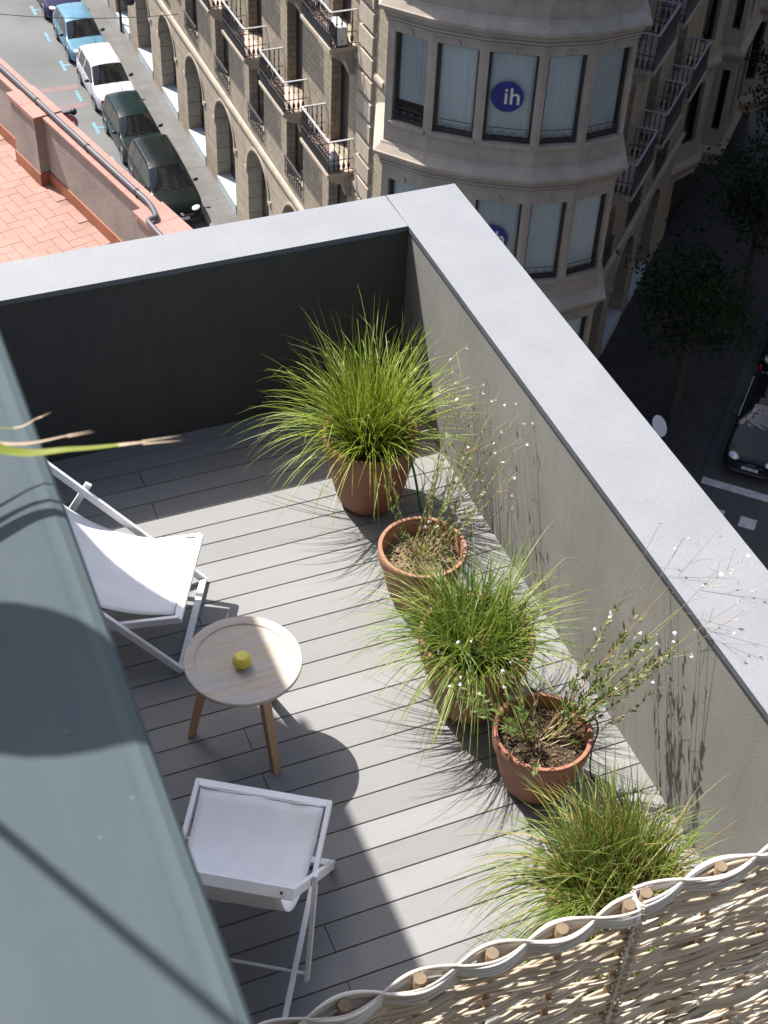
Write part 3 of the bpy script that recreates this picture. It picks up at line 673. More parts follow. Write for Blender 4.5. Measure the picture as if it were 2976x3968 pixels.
# ---- willow hurdles
def hurdle(label, x0, x1, stakes, y0, seed):
    rnd = random.Random(seed); zt = 2.80; zb = 1.0
    root = empty('willow_hurdle', label, 'fence panel', ((x0+x1)/2, y0, zb), 0, 'woven willow panels at the front of the upper terrace')
    c = V(((x0+x1)/2, y0, zb)); rs = .0170
    for sx_ in stakes:
        mb = MB(); tl = rnd.uniform(-.01,.01)
        mb.tube([V((sx_+tl, y0, zb))-c, V((sx_+tl*.3, y0, zt-.12))-c, V((sx_, y0, zt-.05))-c, V((sx_, y0+rnd.uniform(-.004,.004), zt))-c], [.010, .010, rs*.95, rs*.97], 16, cap=False)
        o = mb.build('stake', M['stake'], root, smooth=True)
        mb = MB(); mb.lathe([(rs*.97, 0), (rs*.9, .0015), (0, .0018)], V((sx_, y0, zt))-c, 16); mb.build('stake_end', M['stake_end'], root)
    full = [x0-.0]+stakes+[x1]
    n = len(stakes)
    def side(i, ph): return 1 if (i+ph) % 2 == 0 else -1
    amp = rs+.006
    def yat(x, ph, thick):
        # cosine weave through the stakes
        if x <= stakes[0]: return side(0, ph)*thick
        if x >= stakes[-1]: return side(n-1, ph)*thick
        for i in range(n-1):
            if stakes[i] <= x <= stakes[i+1]:
                t = (x-stakes[i])/(stakes[i+1]-stakes[i]); t = (1-math.cos(PI*t))/2
                return (side(i, ph)*(1-t)+side(i+1, ph)*t)*thick
    wv = MB(); z = zb+.04; row = 0
    while z < zt-.030:
        bundle = rnd.choice((2, 3, 3, 4)); ph = row % 2
        for b in range(bundle):
            r = rnd.uniform(.0044, .0064)
            ends = rnd.random()
            xa = x0 if ends > .25 else rnd.uniform(x0, x1-.4); xb = x1 if ends < .8 else rnd.uniform(xa+.35, x1)
            nn = max(6, int((xb-xa)/.014)); pts = []; wob = rnd.uniform(0, 6); am = rnd.uniform(.001,.004); th = .0130+rnd.uniform(-.004,.004)
            slope = rnd.uniform(-.004, .004)+.012*math.sin(row*.35)
            for i in range(nn+1):
                x = xa+(xb-xa)*i/nn; yv = yat(x, ph, th)
                pts.append(V((x, y0+yv, z+am*math.sin(9*x+wob)+slope*math.sin(PI*(x-x0)/.19*.5+row)))-c)
            wv.tube(pts, [r*(1-.15*i/nn) for i in range(nn+1)], 6)
            r2 = rnd.uniform(.0036, .0050); dz = rnd.uniform(-.003, .003)     # its partner on the other face of the stakes
            if rnd.random() < .38: wv.tube([V((p.x, -p.y, p.z+dz)) for p in pts], r2, 5)
            z += r*1.82
        # rods turned round the outer stakes
        for xe, sg in ((stakes[0], -1), (stakes[-1], 1)):
            r = .0052; pts = []
            for i in range(9):
                a = -PI/2+PI*i/8; pts.append(V((xe+sg*(rs+.006)*math.cos(a), y0+(rs+.007)*math.sin(a), z-.012+rnd.uniform(-.001,.001)))-c)
            wv.tube(pts, r, 6)
        z += rnd.uniform(-.003, .001); row += 1
    wv.build('weave', M['willow'], root, smooth=True, uv=False)
    # thick braid along the top: three strands crossing in front of and behind the stakes
    br = MB()
    for s in range(2):
        for b in range(9):
            r = rnd.uniform(.0034, .0047); xa, xb = stakes[0]-.02, stakes[-1]+.02
            nn = int((xb-xa)/.012); pts = []
            for i in range(nn+1):
                x = xa+(xb-xa)*i/nn
                yv = yat(x, s, rs+.0030+(b//4)*.0060+.0015*(b%2))
                hz = (b % 4)*.0092-(b//4)*.004-.034+.004*math.sin(x*13+b*1.3+s)
                pts.append(V((x, y0+yv, zt+hz+.004*(1 if yv > 0 else 0)))-c)
            br.tube(pts, r, 7)
    for xe, sg in ((stakes[0], -1), (stakes[-1], 1)):
        for b in range(5):
            pts = [V((xe+sg*(rs+.005+.003*(b//2))*math.cos(-PI/2+PI*i/10), y0+(rs+.006+.003*(b//2))*math.sin(-PI/2+PI*i/10), zt-.036+(b % 2)*.010+(b//2)*.005))-c for i in range(11)]
            br.tube(pts, .0052, 7)
    br.build('top_braid', M['willow_sunlit'], root, smooth=True, uv=False)
    return root
hurdle('woven pale willow panel ending in front of the shaggy grass pot, left of the pair', -2.92, -1.745, [-2.885,-2.698,-2.509,-2.322,-2.137,-1.952,-1.768], -5.36, 41)
hurdle('woven pale willow panel running towards the granite coping, right one of the pair', -1.735, -.40, [-1.713,-1.499,-1.285,-1.07,-.86,-.65,-.44], -5.345, 42)

# ---- strap leaved plant in a pot on the dividing wall: only leaf tips reach into the picture
pl = empty('potted_strap_plant', 'strap leaved plant on the dividing wall whose dry leaf tips reach over the edge', 'potted plant', (-3.47,-5.66,4.895))
pot_mesh(.115, .085, .20).build('pot', M['terracotta'], pl, smooth=True, auto=40)
soil_mesh(.115, .20, .035, .004, 9).build('soil', M['soil'], pl)
def strap(mb, tip, pts, w, n=14, tear=None):
    P_ = smooth(pts, n); k = len(P_); base = len(mb.v)
    for i, p in enumerate(P_):
        t = i/(k-1); d = (P_[min(i+1,k-1)]-P_[max(i-1,0)]).normalized(); s = d.cross(V((0,0,1))).normalized(); u = s.cross(d)
        ww = w*(.55+.45*math.sin(PI*min(1, t*1.2+.15)))*(1 if t < .55 else max(.18, 1-(t-.55)/.45*.8))
        for j, q in enumerate((-1, 0, 1)): mb.v.append(tuple(p+s*q*ww/2+u*(abs(q)*ww*.16)))
        if i < k-1:
            for j in range(2):
                a = base+3*i+j; mb.f.append((a, a+1, a+4, a+3)); mb.m.append(1 if t > tip else 0)
    e = P_[-1]; d = (P_[-1]-P_[-3]).normalized(); s = d.cross(V((0,0,1))).normalized(); ww = w*.2
    for q in (-1, 1):        # split dry end
        mb.quad(e+s*q*ww*.1, e+s*q*ww*.7, e+d*w*1.7+s*q*ww*1.6+V((0,0,.003*q)), mi=1)
base = pl.location
def leaf(pts, w, tip):
    mb = MB(); strap(mb, tip, [V(p)-base for p in pts], w); o = mb.build('leaf', [M['strap_leaf'], M['dry_tip']], pl, smooth=True, uv=False)
leaf([(-3.45,-5.67,5.08),(-3.34,-5.74,5.14),(-3.20,-5.775,5.04),(-3.088,-5.788,4.957),(-3.017,-5.797,4.945),(-2.950,-5.805,4.942)], .024, .90)
leaf([(-3.44,-5.66,5.08),(-3.33,-5.72,5.12),(-3.19,-5.765,5.02),(-3.085,-5.773,4.953),(-3.018,-5.774,4.945)], .016, .74)
leaf([(-3.45,-5.65,5.08),(-3.32,-5.69,5.11),(-3.19,-5.745,5.02),(-3.08,-5.749,4.953),(-3.040,-5.738,4.946)], .009, .80)
rnd = random.Random(3)
for k in range(13):
    a = rnd.uniform(1.2, 4.4); L = rnd.uniform(.35, .6); up = rnd.uniform(.5, 1.4)
    d = V((math.cos(a), math.sin(a), 0)); b = base+V((0,0,.17))+d*.03
    leaf([b, b+d*L*.3+V((0,0,L*.42*up)), b+d*L*.65+V((0,0,L*.55*up)), b+d*L+V((0,0,L*.38*up-.05))], rnd.uniform(.012,.022), rnd.uniform(.85,.97))
mb = MB(); mb.tube([V((-3.441,-5.683,4.94))-base, V((-3.414,-5.739,5.195))-base, V((-3.347,-5.879,5.995))-base], .0052, 8); mb.build('shadow_cane', M['table_leg'], pl, smooth=True)  # unseen stick, added to throw a thin line of shadow on the capping
# unseen broad leaf on a stalk, added to cast a rounded shadow on the capping
mb = MB(); c = V((-3.345,-5.63,5.60))-base; su_ = V((-.263,.473,.841)); ax = V((.80,-.60,0)); ax = (ax-su_*ax.dot(su_)).normalized(); ay = su_.cross(ax); n = 10
for i in range(n+1):
    t = i/n; w2 = .082*math.sin(PI*min(.97, t*.92+.06))**.8
    for q in (-1, -.5, 0, .5, 1): mb.v.append(tuple(c+ax*(.26*(t-.5))+ay*w2*q+su_*(.02*abs(q)-.03*(t-.5)**2)))
for i in range(n):
    for q in range(4): a = i*5+q; mb.f.append((a, a+1, a+6, a+5)); mb.m.append(0)
mb.tube([V((-.01,.01,.15)), V((.03,.02,.45)), c-ax*.13], [.006,.005,.004], 6)
mb.build('shadow_leaf', M['strap_leaf'], pl, smooth=True, uv=False)
# ================================================================== NEIGHBOUR TERRACE
M['tile'] = mat('terracotta_floor_tile', (.275,.145,.115), .75, .12, 3, 60, .15, .002, fvar=.05)
M['tile_grout'] = mat('tile_grout', (.21,.125,.10), .9, .15)
M['tile_red'] = mat('red_skirting_tile', (.25,.085,.04), .6, .15, 4, 80)
M['old_render'] = mat('weathered_pink_render', (.225,.195,.165), .9, .2, 3, 50, .5, .006)
M['pipe'] = mat('grey_zinc_pipe', (.085,.083,.088), .5, .12, 4, 200, .05, metal=.4)
M['black_iron'] = mat('black_iron', (.02,.02,.022), .5, .1, bmp=0)
nb = empty('neighbour_building', 'neighbouring building with a herringbone tiled terracotta roof terrace and a pink rendered parapet', 'building', (-1.25,4.75,-1.0))
e = V((-.238, 1.0)).normalized(); nrm_ = V((e.y, -e.x))     # along the parapet, and outwards (to the street)
O2 = V((-1.212, 4.75))
def NF(u, o, h): p = O2+e*u+nrm_*o; return (p.x, p.y, h)
parts = []
mb = MB(); mb.hexa([NF(-4.35,-7,Z),NF(-4.35,.2,Z),NF(4.2,.2,Z),NF(4.2,-7,Z),NF(-4.35,-7,-1.03),NF(-4.35,.2,-1.03),NF(4.2,.2,-1.03),NF(4.2,-7,-1.03)]); parts.append(mb.build('wall', M['old_render']))
mb = MB(); mb.hexa([NF(-4.3,-6.9,-1.03),NF(-4.3,0,-1.03),NF(4.1,0,-1.03),NF(4.1,-6.9,-1.03),NF(-4.3,-6.9,-1.006),NF(-4.3,0,-1.006),NF(4.1,0,-1.006),NF(4.1,-6.9,-1.006)]); fl = mb.build('terrace_screed', M['tile_grout']); parts.append(fl)
mb = MB(); T = .105; gp = .002
rnd = random.Random(4)
for i in range(-40, 40):
    for j in range(-30, 2):
        k = (i-j) % 4
        if k == 0: u0, u1, o0, o1 = i*T+gp, (i+2)*T-gp, j*T+gp, (j+1)*T-gp
        elif k == 3: u0, u1, o0, o1 = i*T+gp, (i+1)*T-gp, j*T+gp, (j+2)*T-gp
        else: continue
        if o1 > .02 or u1 > 4.0 or u0 < -4.2: continue
        dz = rnd.uniform(0, .0015)
        mb.quad(NF(u0,o0,-1+dz), NF(u0,o1,-1+dz), NF(u1,o1,-1+dz), NF(u1,o0,-1+dz)) if False else mb.fbox(NF, u0, u1, o0, o1, -1.006, -1+dz)
parts.append(mb.build('terrace_tiles', M['tile']))
top = -.338
mb = MB(); mb.fbox(NF, -4.2, 4.1, .0, .135, -1.0, top-.03); parts.append(mb.build('parapet', M['old_render']))
for (a, b) in ((.21, .70), (-2.1, -1.62), (3.0, 3.5)):
    mb = MB(); mb.fbox(NF, a, b, -.088, .140, -1.0, top-.0295); parts.append(mb.build('parapet_pier', M['old_render']))
    mb = MB()
    n = 2
    for q in range(n):
        u0 = a-.03+(b-a+.06)*q/n; u1 = a-.03+(b-a+.06)*(q+1)/n
        mb.fbox(NF, u0+.002, u1-.002, -.105, .028, top-.029, top+.012); mb.fbox(NF, u0+.002, u1-.002, .030, .165, top-.029, top+.012)
    parts.append(mb.build('pier_capping', M['tile']))
    mb = MB(); mb.fbox(NF, a-.012, b+.012, -.100, -.087, -1.0, -.88); mb.fbox(NF, a-.012, a-.0005, -.087, .0, -1.0, -.88); mb.fbox(NF, b+.0005, b+.012, -.087, .0, -1.0, -.88); parts.append(mb.build('skirting', M['tile_red']))
for (ua, ub) in ((-4.2, -2.135), (-1.585, .175), (.735, 2.965), (3.535, 4.1)):
    mb = MB(); k = max(1, int((ub-ua)/.28))
    mb.fbox(NF, ua, ub, -.018, .153, top-.0295, top-.004)
    for q in range(k):
        mb.fbox(NF, ua+(ub-ua)*q/k+.0015, ua+(ub-ua)*(q+1)/k-.0015, -.022, .157, top-.020, top)
    parts.append(mb.build('parapet_capping', M['tile']))
mb = MB(); mb.fbox(NF, -4.2, 4.1, -.014, -.0005, -1.0, -.88); parts.append(mb.build('skirting', M['tile_red']))
P(nb, *parts)
pp_ = empty('drain_pipe', 'long grey metal pipe clipped along the tiled top of the pink parapet', 'pipe', NF(0,.13,top+.04))
mb = MB(); zz = top+.045
pts = [NF(4.1,.05,zz), NF(2.0,.045,zz), NF(0,.04,zz), NF(-1.40,.04,zz)]
pts = [V(p) for p in pts]+smooth([NF(-1.40,.04,zz), NF(-1.55,.042,zz), NF(-1.66,.030,zz), NF(-1.78,.0,zz)], 5)[1:]+smooth([NF(-1.78,.0,zz), NF(-1.815,-.02,zz), NF(-1.82,-.07,zz), NF(-1.84,-.092,zz), NF(-1.90,-.105,zz), NF(-2.3,-.13,zz)], 5)[1:]
mb.tube(pts, .022, 12); a_ = mb.build('tube', M['pipe'], smooth=True, auto=40)
cl = []
for u in (.40, -.55, -1.40):
    mb = MB(); c = V(NF(u,.04,zz)); mb.tube([c+V(NF(.012,0,0))-V(NF(0,0,0)), c-V(NF(.012,0,0))+V(NF(0,0,0))], .0265, 12); mb.beam(c+V((0,0,-.02)), c+V((0,0,-.06)), .012, .02, up=(1,0,0)); cl.append(mb.build('clip', M['black_iron']))
P(pp_, a_, *cl)
br_ = empty('wall_bracket', 'black iron arm with a ball end behind the pink parapet pier', 'bracket', NF(.45,.142,-.50))
mb = MB(); c = V(NF(.45,.142,-.50)); d = V((1,.12,0)).normalized(); mb.tube([c, c+d*.22], .014, 8); mb.fbox(NF, .38, .52, .1405, .152, -.61, -.39)
mb.lathe([(0,-.032)]+[(.032*math.cos(a), .032*math.sin(a)) for a in [R(-80+20*i) for i in range(9)]]+[(0,.032)], c+d*.24, 16)
P(br_, mb.build('arm', M['black_iron'], smooth=True, auto=40))

# ================================================================== GROUND
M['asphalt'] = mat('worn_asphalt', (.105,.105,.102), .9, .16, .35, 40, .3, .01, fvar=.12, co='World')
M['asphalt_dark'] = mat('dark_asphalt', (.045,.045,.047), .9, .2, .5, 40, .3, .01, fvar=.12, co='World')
M['road_blue'] = mat('worn_blue_road_paint', (.10,.21,.27), .8, .3, 6, 60, .1)
M['road_white'] = mat('worn_white_road_paint', (.36,.36,.37), .8, .25, 4, 40, .1)
M['road_red'] = mat('faded_red_trench_patch', (.15,.105,.10), .9, .1, 2, 40)
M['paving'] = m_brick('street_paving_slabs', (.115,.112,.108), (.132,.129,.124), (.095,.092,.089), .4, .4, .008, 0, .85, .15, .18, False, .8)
M['paving_shade'] = m_brick('shaded_paving_slabs', (.034,.034,.035), (.042,.042,.042), (.026,.026,.026), .4, .4, .008, 0, .85, .15, .18, False, .8)  # copy of the street paving, darkened to carry the street's shade
M['kerb'] = mat('granite_kerb', (.14,.14,.14), .8, .15, 3, 80)
mb = MB(); mb.box(-1500, 1500, -1500, 1500, Z-.5, Z-.006); tag(mb.build('ground', M['asphalt_dark']), kind='structure')
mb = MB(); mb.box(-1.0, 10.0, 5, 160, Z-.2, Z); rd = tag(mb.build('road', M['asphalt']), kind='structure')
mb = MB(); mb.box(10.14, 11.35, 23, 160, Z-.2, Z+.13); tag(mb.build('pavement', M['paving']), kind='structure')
mb = MB(); mb.box(10.0, 10.138, 23, 160, Z-.2, Z+.13); tag(mb.build('kerb', M['kerb']), kind='structure')
mb = MB()
for k in range(26):
    y = 36.0+2.95*k
    if k % 2 == 0 or True:
        mb.box(7.80, 7.93, y, y+1.0, Z+.001, Z+.005)
    if k % 2 == 0: mb.box(7.93, 8.22, y+.45, y+.57, Z+.001, Z+.005)
tag(mb.build('parking_marking', M['road_blue']), kind='structure')
mb = MB(); mb.box(5.2, 8.0, 51.9, 52.35, Z+.001, Z+.004); mb.box(6.4, 8.0, 50.2, 50.6, Z+.001, Z+.004); tag(mb.build('road_patch', M['road_red']), kind='structure')

# frames for facades: P(u, out, h)
class Fr:
    def __init__(s, o, du, no=None):
        s.o = V(o[:2]); s.du = V(du[:2]).normalized(); s.no = V(no[:2]) if no is not None else V((s.du.y, -s.du.x))
    def __call__(s, u, o, h):
        p = s.o+s.du*u+s.no*o; return (p.x, p.y, Z+h)
FA = Fr((11.2, 0), (0, 1), (-1, 0))
FC = Fr((16.6, 23.95), (1, 1), (.70711, -.70711))
# right hand street: kerb runs 4.6 m in front of the chamfer
mb = MB()
mb.hexa([FC(-9,.0,-.2),FC(60,.0,-.2),FC(60,4.45,-.2),FC(-9,4.45,-.2),FC(-9,.0,.13),FC(60,.0,.13),FC(60,4.45,.13),FC(-9,4.45,.13)]); tag(mb.build('pavement', M['paving_shade']), kind='structure')
mb = MB(); mb.fbox(FC, -9, 60, 4.452, 4.60, -.2, .13); tag(mb.build('kerb', M['paving_shade']), kind='structure')
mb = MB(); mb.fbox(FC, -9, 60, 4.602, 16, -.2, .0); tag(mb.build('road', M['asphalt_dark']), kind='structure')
mb = MB(); mb.fbox(FC, .1, .42, 4.72, 12, .001, .005)
for k in range(8):
    o = 4.72+.50+.99*k; mb.fbox(FC, -1.35, -.87, o, o+.50, .001, .005)
tag(mb.build('road_marking', M['road_white']), kind='structure')

# ================================================================== CORNER BUILDING
M['ashlar'] = m_brick('ashlar_facade', (.315,.262,.195), (.265,.222,.165), (.175,.145,.108), .42, .21, .014, .5, .9, .5, .22)
M['rustic'] = m_brick('rusticated_ground_floor', (.325,.275,.21), (.295,.25,.19), (.15,.125,.095), 2.6, .62, .018, .35, .9, .6, .2)
M['stone'] = m_stone('carved_stone', (.36,.305,.24))
M['stone2'] = m_stone('grey_bay_stone', (.33,.28,.228))
M['sill'] = mat('pale_blue_sill', (.36,.41,.425), .6, .1, 2, 60, .05)
M['shutter'] = mat('dark_brown_shutter', (.035,.022,.016), .6, .2, 5, 60, .1)
M['dark_in'] = mat('dark_interior', (.012,.011,.010), .8, .2, bmp=0)
M['iron'] = mat('weathered_iron', (.03,.03,.032), .55, .2, 6, 100, .1)
M['iron_rail'] = mat('worn_grey_handrail', (.30,.30,.31), .45, .15, 6, 100, .05)
M['balc_floor'] = mat('pinkish_balcony_tile', (.42,.30,.25), .8, .15, 4, 40)
M['blind'] = mat('pale_blue_grey_blind', (.80,.80,.79), .8, .05, 1.2, 40, .1)
M['blind_grey'] = mat('grey_blind', (.60,.61,.615), .8, .08, 1.2, 40, .1)
M['frame_brown'] = mat('dark_brown_window_frame', (.03,.022,.018), .45, .15, bmp=0)
M['pane'] = m_glass('window_pane')
M['blue_sign'] = mat('blue_window_sign', (.012,.015,.15), .5, .05, bmp=0)
M['sign_text'] = mat('cream_sign_lettering', (.55,.52,.40), .5, .05, bmp=0)
M['door_cream'] = mat('cream_shutter', (.33,.29,.17), .6, .1)
cb_ = empty('corner_building', 'ornate stone corner building with rounded glazed bay, iron balconies and ground floor arches', 'building', (14,30,Z))
cparts = []
def cp(o): cparts.append(o); return o

def wall_open(mb, F, u0, u1, h0, h1, ops, depth, mi=0):
    """wall face with openings (ua, ub, ha, hb, rise); rise > 0 gives an arched head"""
    edges = {u0, u1}
    for (a, b, ha, hb, rs) in ops:
        edges |= {a, b}
        if rs:
            n = 14; edges |= {a+(b-a)*i/n for i in range(n+1)}
    E = sorted(x for x in edges if u0-1e-6 <= x <= u1+1e-6)
    def head(op, u):
        a, b, ha, hb, rs = op
        if not rs: return hb
        t = max(-1, min(1, (u-(a+b)/2)/((b-a)/2))); return hb-rs+rs*math.sqrt(max(0, 1-t*t))
    for i in range(len(E)-1):
        a, b = E[i], E[i+1]
        if b-a < 1e-5: continue
        m_ = (a+b)/2
        col = sorted([o for o in ops if o[0] < m_ < o[1]], key=lambda o: o[2])
        la = lb = h0
        for o in col:
            if o[2] > la+1e-4 or o[2] > lb+1e-4:
                mb.quad(F(a,0,la), F(b,0,lb), F(b,0,o[2]), F(a,0,o[2]), mi=mi)
            la, lb = head(o, a), head(o, b)
            mb.quad(F(a,0,la), F(b,0,lb), F(b,-depth,lb), F(a,-depth,la), mi=mi)
            mb.quad(F(a,0,o[2]), F(b,0,o[2]), F(b,-depth,o[2]), F(a,-depth,o[2]), mi=mi)
        mb.quad(F(a,0,la), F(b,0,lb), F(b,0,h1), F(a,0,h1), mi=mi)
    for o in ops:
        for u in (o[0], o[1]):
            mb.quad(F(u,0,o[2]), F(u,0,head(o,u)), F(u,-depth,head(o,u)), F(u,-depth,o[2]), mi=mi)

BAY0 = 29.55; PB = 3.85; NB = 9
centers = [BAY0+PB*k for k in range(NB)]
ops_g, ops_u = [], []
for c in centers:
    ops_g.append((c-1.16, c+1.16, .50, 4.08, 1.10))
for c in centers:
    ops_u.append((c-.78, c+.78, 5.0, 7.45, 0))
    for fl_ in (8.22, 12.05, 15.9, 19.7): ops_u.append((c-.70, c+.70, fl_, fl_+2.85, .22))
UE = BAY0+PB*NB-1.9
mb = MB(); wall_open(mb, FA, 26.3, UE, .0, 4.42, ops_g, .62); cp(mb.build('ground_floor_wall', M['rustic'], cb_))
mb = MB(); wall_open(mb, FA, 26.3, UE, 4.42, 24.5, ops_u, .42); cp(mb.build('upper_wall', M['ashlar'], cb_))
# chamfer
ccent = [2.70, 6.05, 9.40]
ops_cg = [(c-1.16, c+1.16, .50, 4.08, 1.10) for c in ccent]
ops_cu = []
for c in ccent:
    ops_cu.append((c-.78, c+.78, 5.0, 7.45, 0))
    for fl_ in (8.22, 12.05, 15.9, 19.7): ops_cu.append((c-.70, c+.70, fl_, fl_+2.85, .22))
mb = MB(); wall_open(mb, FC, -.4, 13.4, .0, 4.42, ops_cg, .62); cp(mb.build('ground_floor_wall', M['rustic'], cb_))
mb = MB(); wall_open(mb, FC, -.4, 13.4, 4.42, 24.5, ops_cu, .42); cp(mb.build('upper_wall', M['ashlar'], cb_))
# body behind the faces (also closes the roof)
e_ = FC(13.4, -.45, 0); body = [(11.65, 26.4), (12.2, 26.2), (16.4, 24.35), (e_[0], e_[1]), (34, 40), (34, UE), (11.65, UE)]
mb = MB(); mb.prism([(x+.25 if i in (0, 6) else x, y) for i, (x, y) in enumerate(body)], Z, Z+24.4); cp(mb.build('core', M['dark_in'], cb_))
mb = MB(); mb.prism([(11.2,26.3),(13,24),(16.6,23.95),(e_[0]+.3,e_[1]-.3),(34,39.6),(34,UE),(11.2,UE)], Z+24.5, Z+24.7); cp(mb.build('roof', M['stone'], cb_))

def shutters(F, c, w, h0, h1, m, rec=.30, openl=0.0):
    fr = MB(); fr.fbox(F, c-w/2, c-w/2+.07, -rec-.06, -rec, h0, h1-.02); fr.fbox(F, c+w/2-.07, c+w/2, -rec-.06, -rec, h0, h1-.02); fr.fbox(F, c-.035, c+.035, -rec-.06, -rec+.004, h0, h1-.02)
    fr.fbox(F, c-w/2+.07, c+w/2-.07, -rec-.058, -rec-.002, h1-.30, h1-.02); fr.fbox(F, c-w/2+.07, c+w/2-.07, -rec-.058, -rec-.002, h0, h0+.14)
    n = int((h1-h0-.5)/.075)
    for i in range(n):
        h = h0+.17+i*.075
        for a, b in ((c-w/2+.07, c-.035), (c+.035, c+w/2-.07)):
            fr.quad(F(a,-rec-.045,h+.05), F(b,-rec-.045,h+.05), F(b,-rec-.01,h), F(a,-rec-.01,h))
    fr.quad(F(c-w/2,-rec-.062,h0), F(c+w/2,-rec-.062,h0), F(c+w/2,-rec-.062,h1), F(c-w/2,-rec-.062,h1))
    return cp(fr.build('shutter', m, cb_))
def baluster(mb, p0, h):
    x, y, z = p0
    mb.tube([(x,y,z), (x,y,z+h)], .017, 5, cap=False)
    mb.tube([(x,y,z+.10), (x,y,z+.13), (x,y,z+.20), (x,y,z+.27), (x,y,z+.31)], [.017,.040,.050,.036,.017], 6, cap=False)
    mb.tube([(x,y,z+h*.62), (x,y,z+h*.655), (x,y,z+h*.69)], [.017,.036,.017], 5, cap=False)
def balcony(F, c, h, half=1.17, off=.80):
    sl = MB(); sl.fbox(F, c-half, c+half, 0.0, off, h-.10, h); sl.fbox(F, c-half+.05, c+half-.05, 0, off-.06, h-.17, h-.101); sl.fbox(F, c-half+.1, c+half-.1, 0, off-.13, h-.23, h-.171)
    s = cp(sl.build('balcony', M['stone'], cb_))
    f = MB(); f.fbox(F, c-half+.06, c+half-.06, .01, off-.08, h+.001, h+.012); f.build('balcony_floor', M['balc_floor'], s)
    rl = MB(); o1 = off-.05; hh = 1.0
    n = 19
    for i in range(n): baluster(rl, F(c-half+.05+(2*half-.1)*i/(n-1), o1, h), hh)
    for sd in (-1, 1):
        for i in range(1, 5): baluster(rl, F(c+sd*(half-.05), o1*i/5-.02, h), hh)
    for hz in (.07, .40):
        rl.fbox(F, c-half+.04, c+half-.04, o1-.018, o1+.018, h+hz, h+hz+.035)
        for sd in (-1, 1): rl.fbox(F, c+sd*(half-.05)-.012, c+sd*(half-.05)+.012, 0, o1-.013, h+hz, h+hz+.02)
    rl.build('railing', M['iron'], s)
    hr = MB(); hr.fbox(F, c-half+.02, c+half-.02, o1-.03, o1+.03, h+hh, h+hh+.025)
    for sd in (-1, 1): hr.fbox(F, c+sd*(half-.05)-.03, c+sd*(half-.05)+.03, 0, o1-.031, h+hh, h+hh+.024)
    hr.build('handrail', M['iron_rail'], s)
    for sd in (-1, 1):       # scrolled brackets below
        cs = MB(); u = c+sd*(half-.25)
        pr = [(0,-.23),(off-.22,-.23),(off-.20,-.33),(off-.34,-.42),(off-.50,-.44),(off-.58,-.60),(off-.66,-.86),(.0,-.92)]
        k = len(pr); b = len(cs.v)
        for uu in (u-.11, u+.11): cs.v += [F(uu, o, h+z) for o, z in pr]
        cs.f += [(b+i, b+(i+1) % k, b+k+(i+1) % k, b+k+i) for i in range(k)]+[tuple(b+i for i in range(k)), tuple(b+k+i for i in reversed(range(k)))]; cs.m += [0]*(k+2)
        cs.build('bracket', M['stone'], s)
    return s
for k, c in enumerate(centers):
    for fl_ in (8.22, 12.05, 15.9):
        if not (fl_ > 15 and k > 2): balcony(FA, c, fl_)
        shutters(FA, c, 1.40, fl_, fl_+2.85, M['shutter'])
for c in ccent:
    for fl_ in (8.22, 12.05, 15.9):
        balcony(FC, c, fl_)
        shutters(FC, c, 1.40, fl_, fl_+2.85, M['door_cream'] if (c < 3 and fl_ < 9) else M['shutter'])
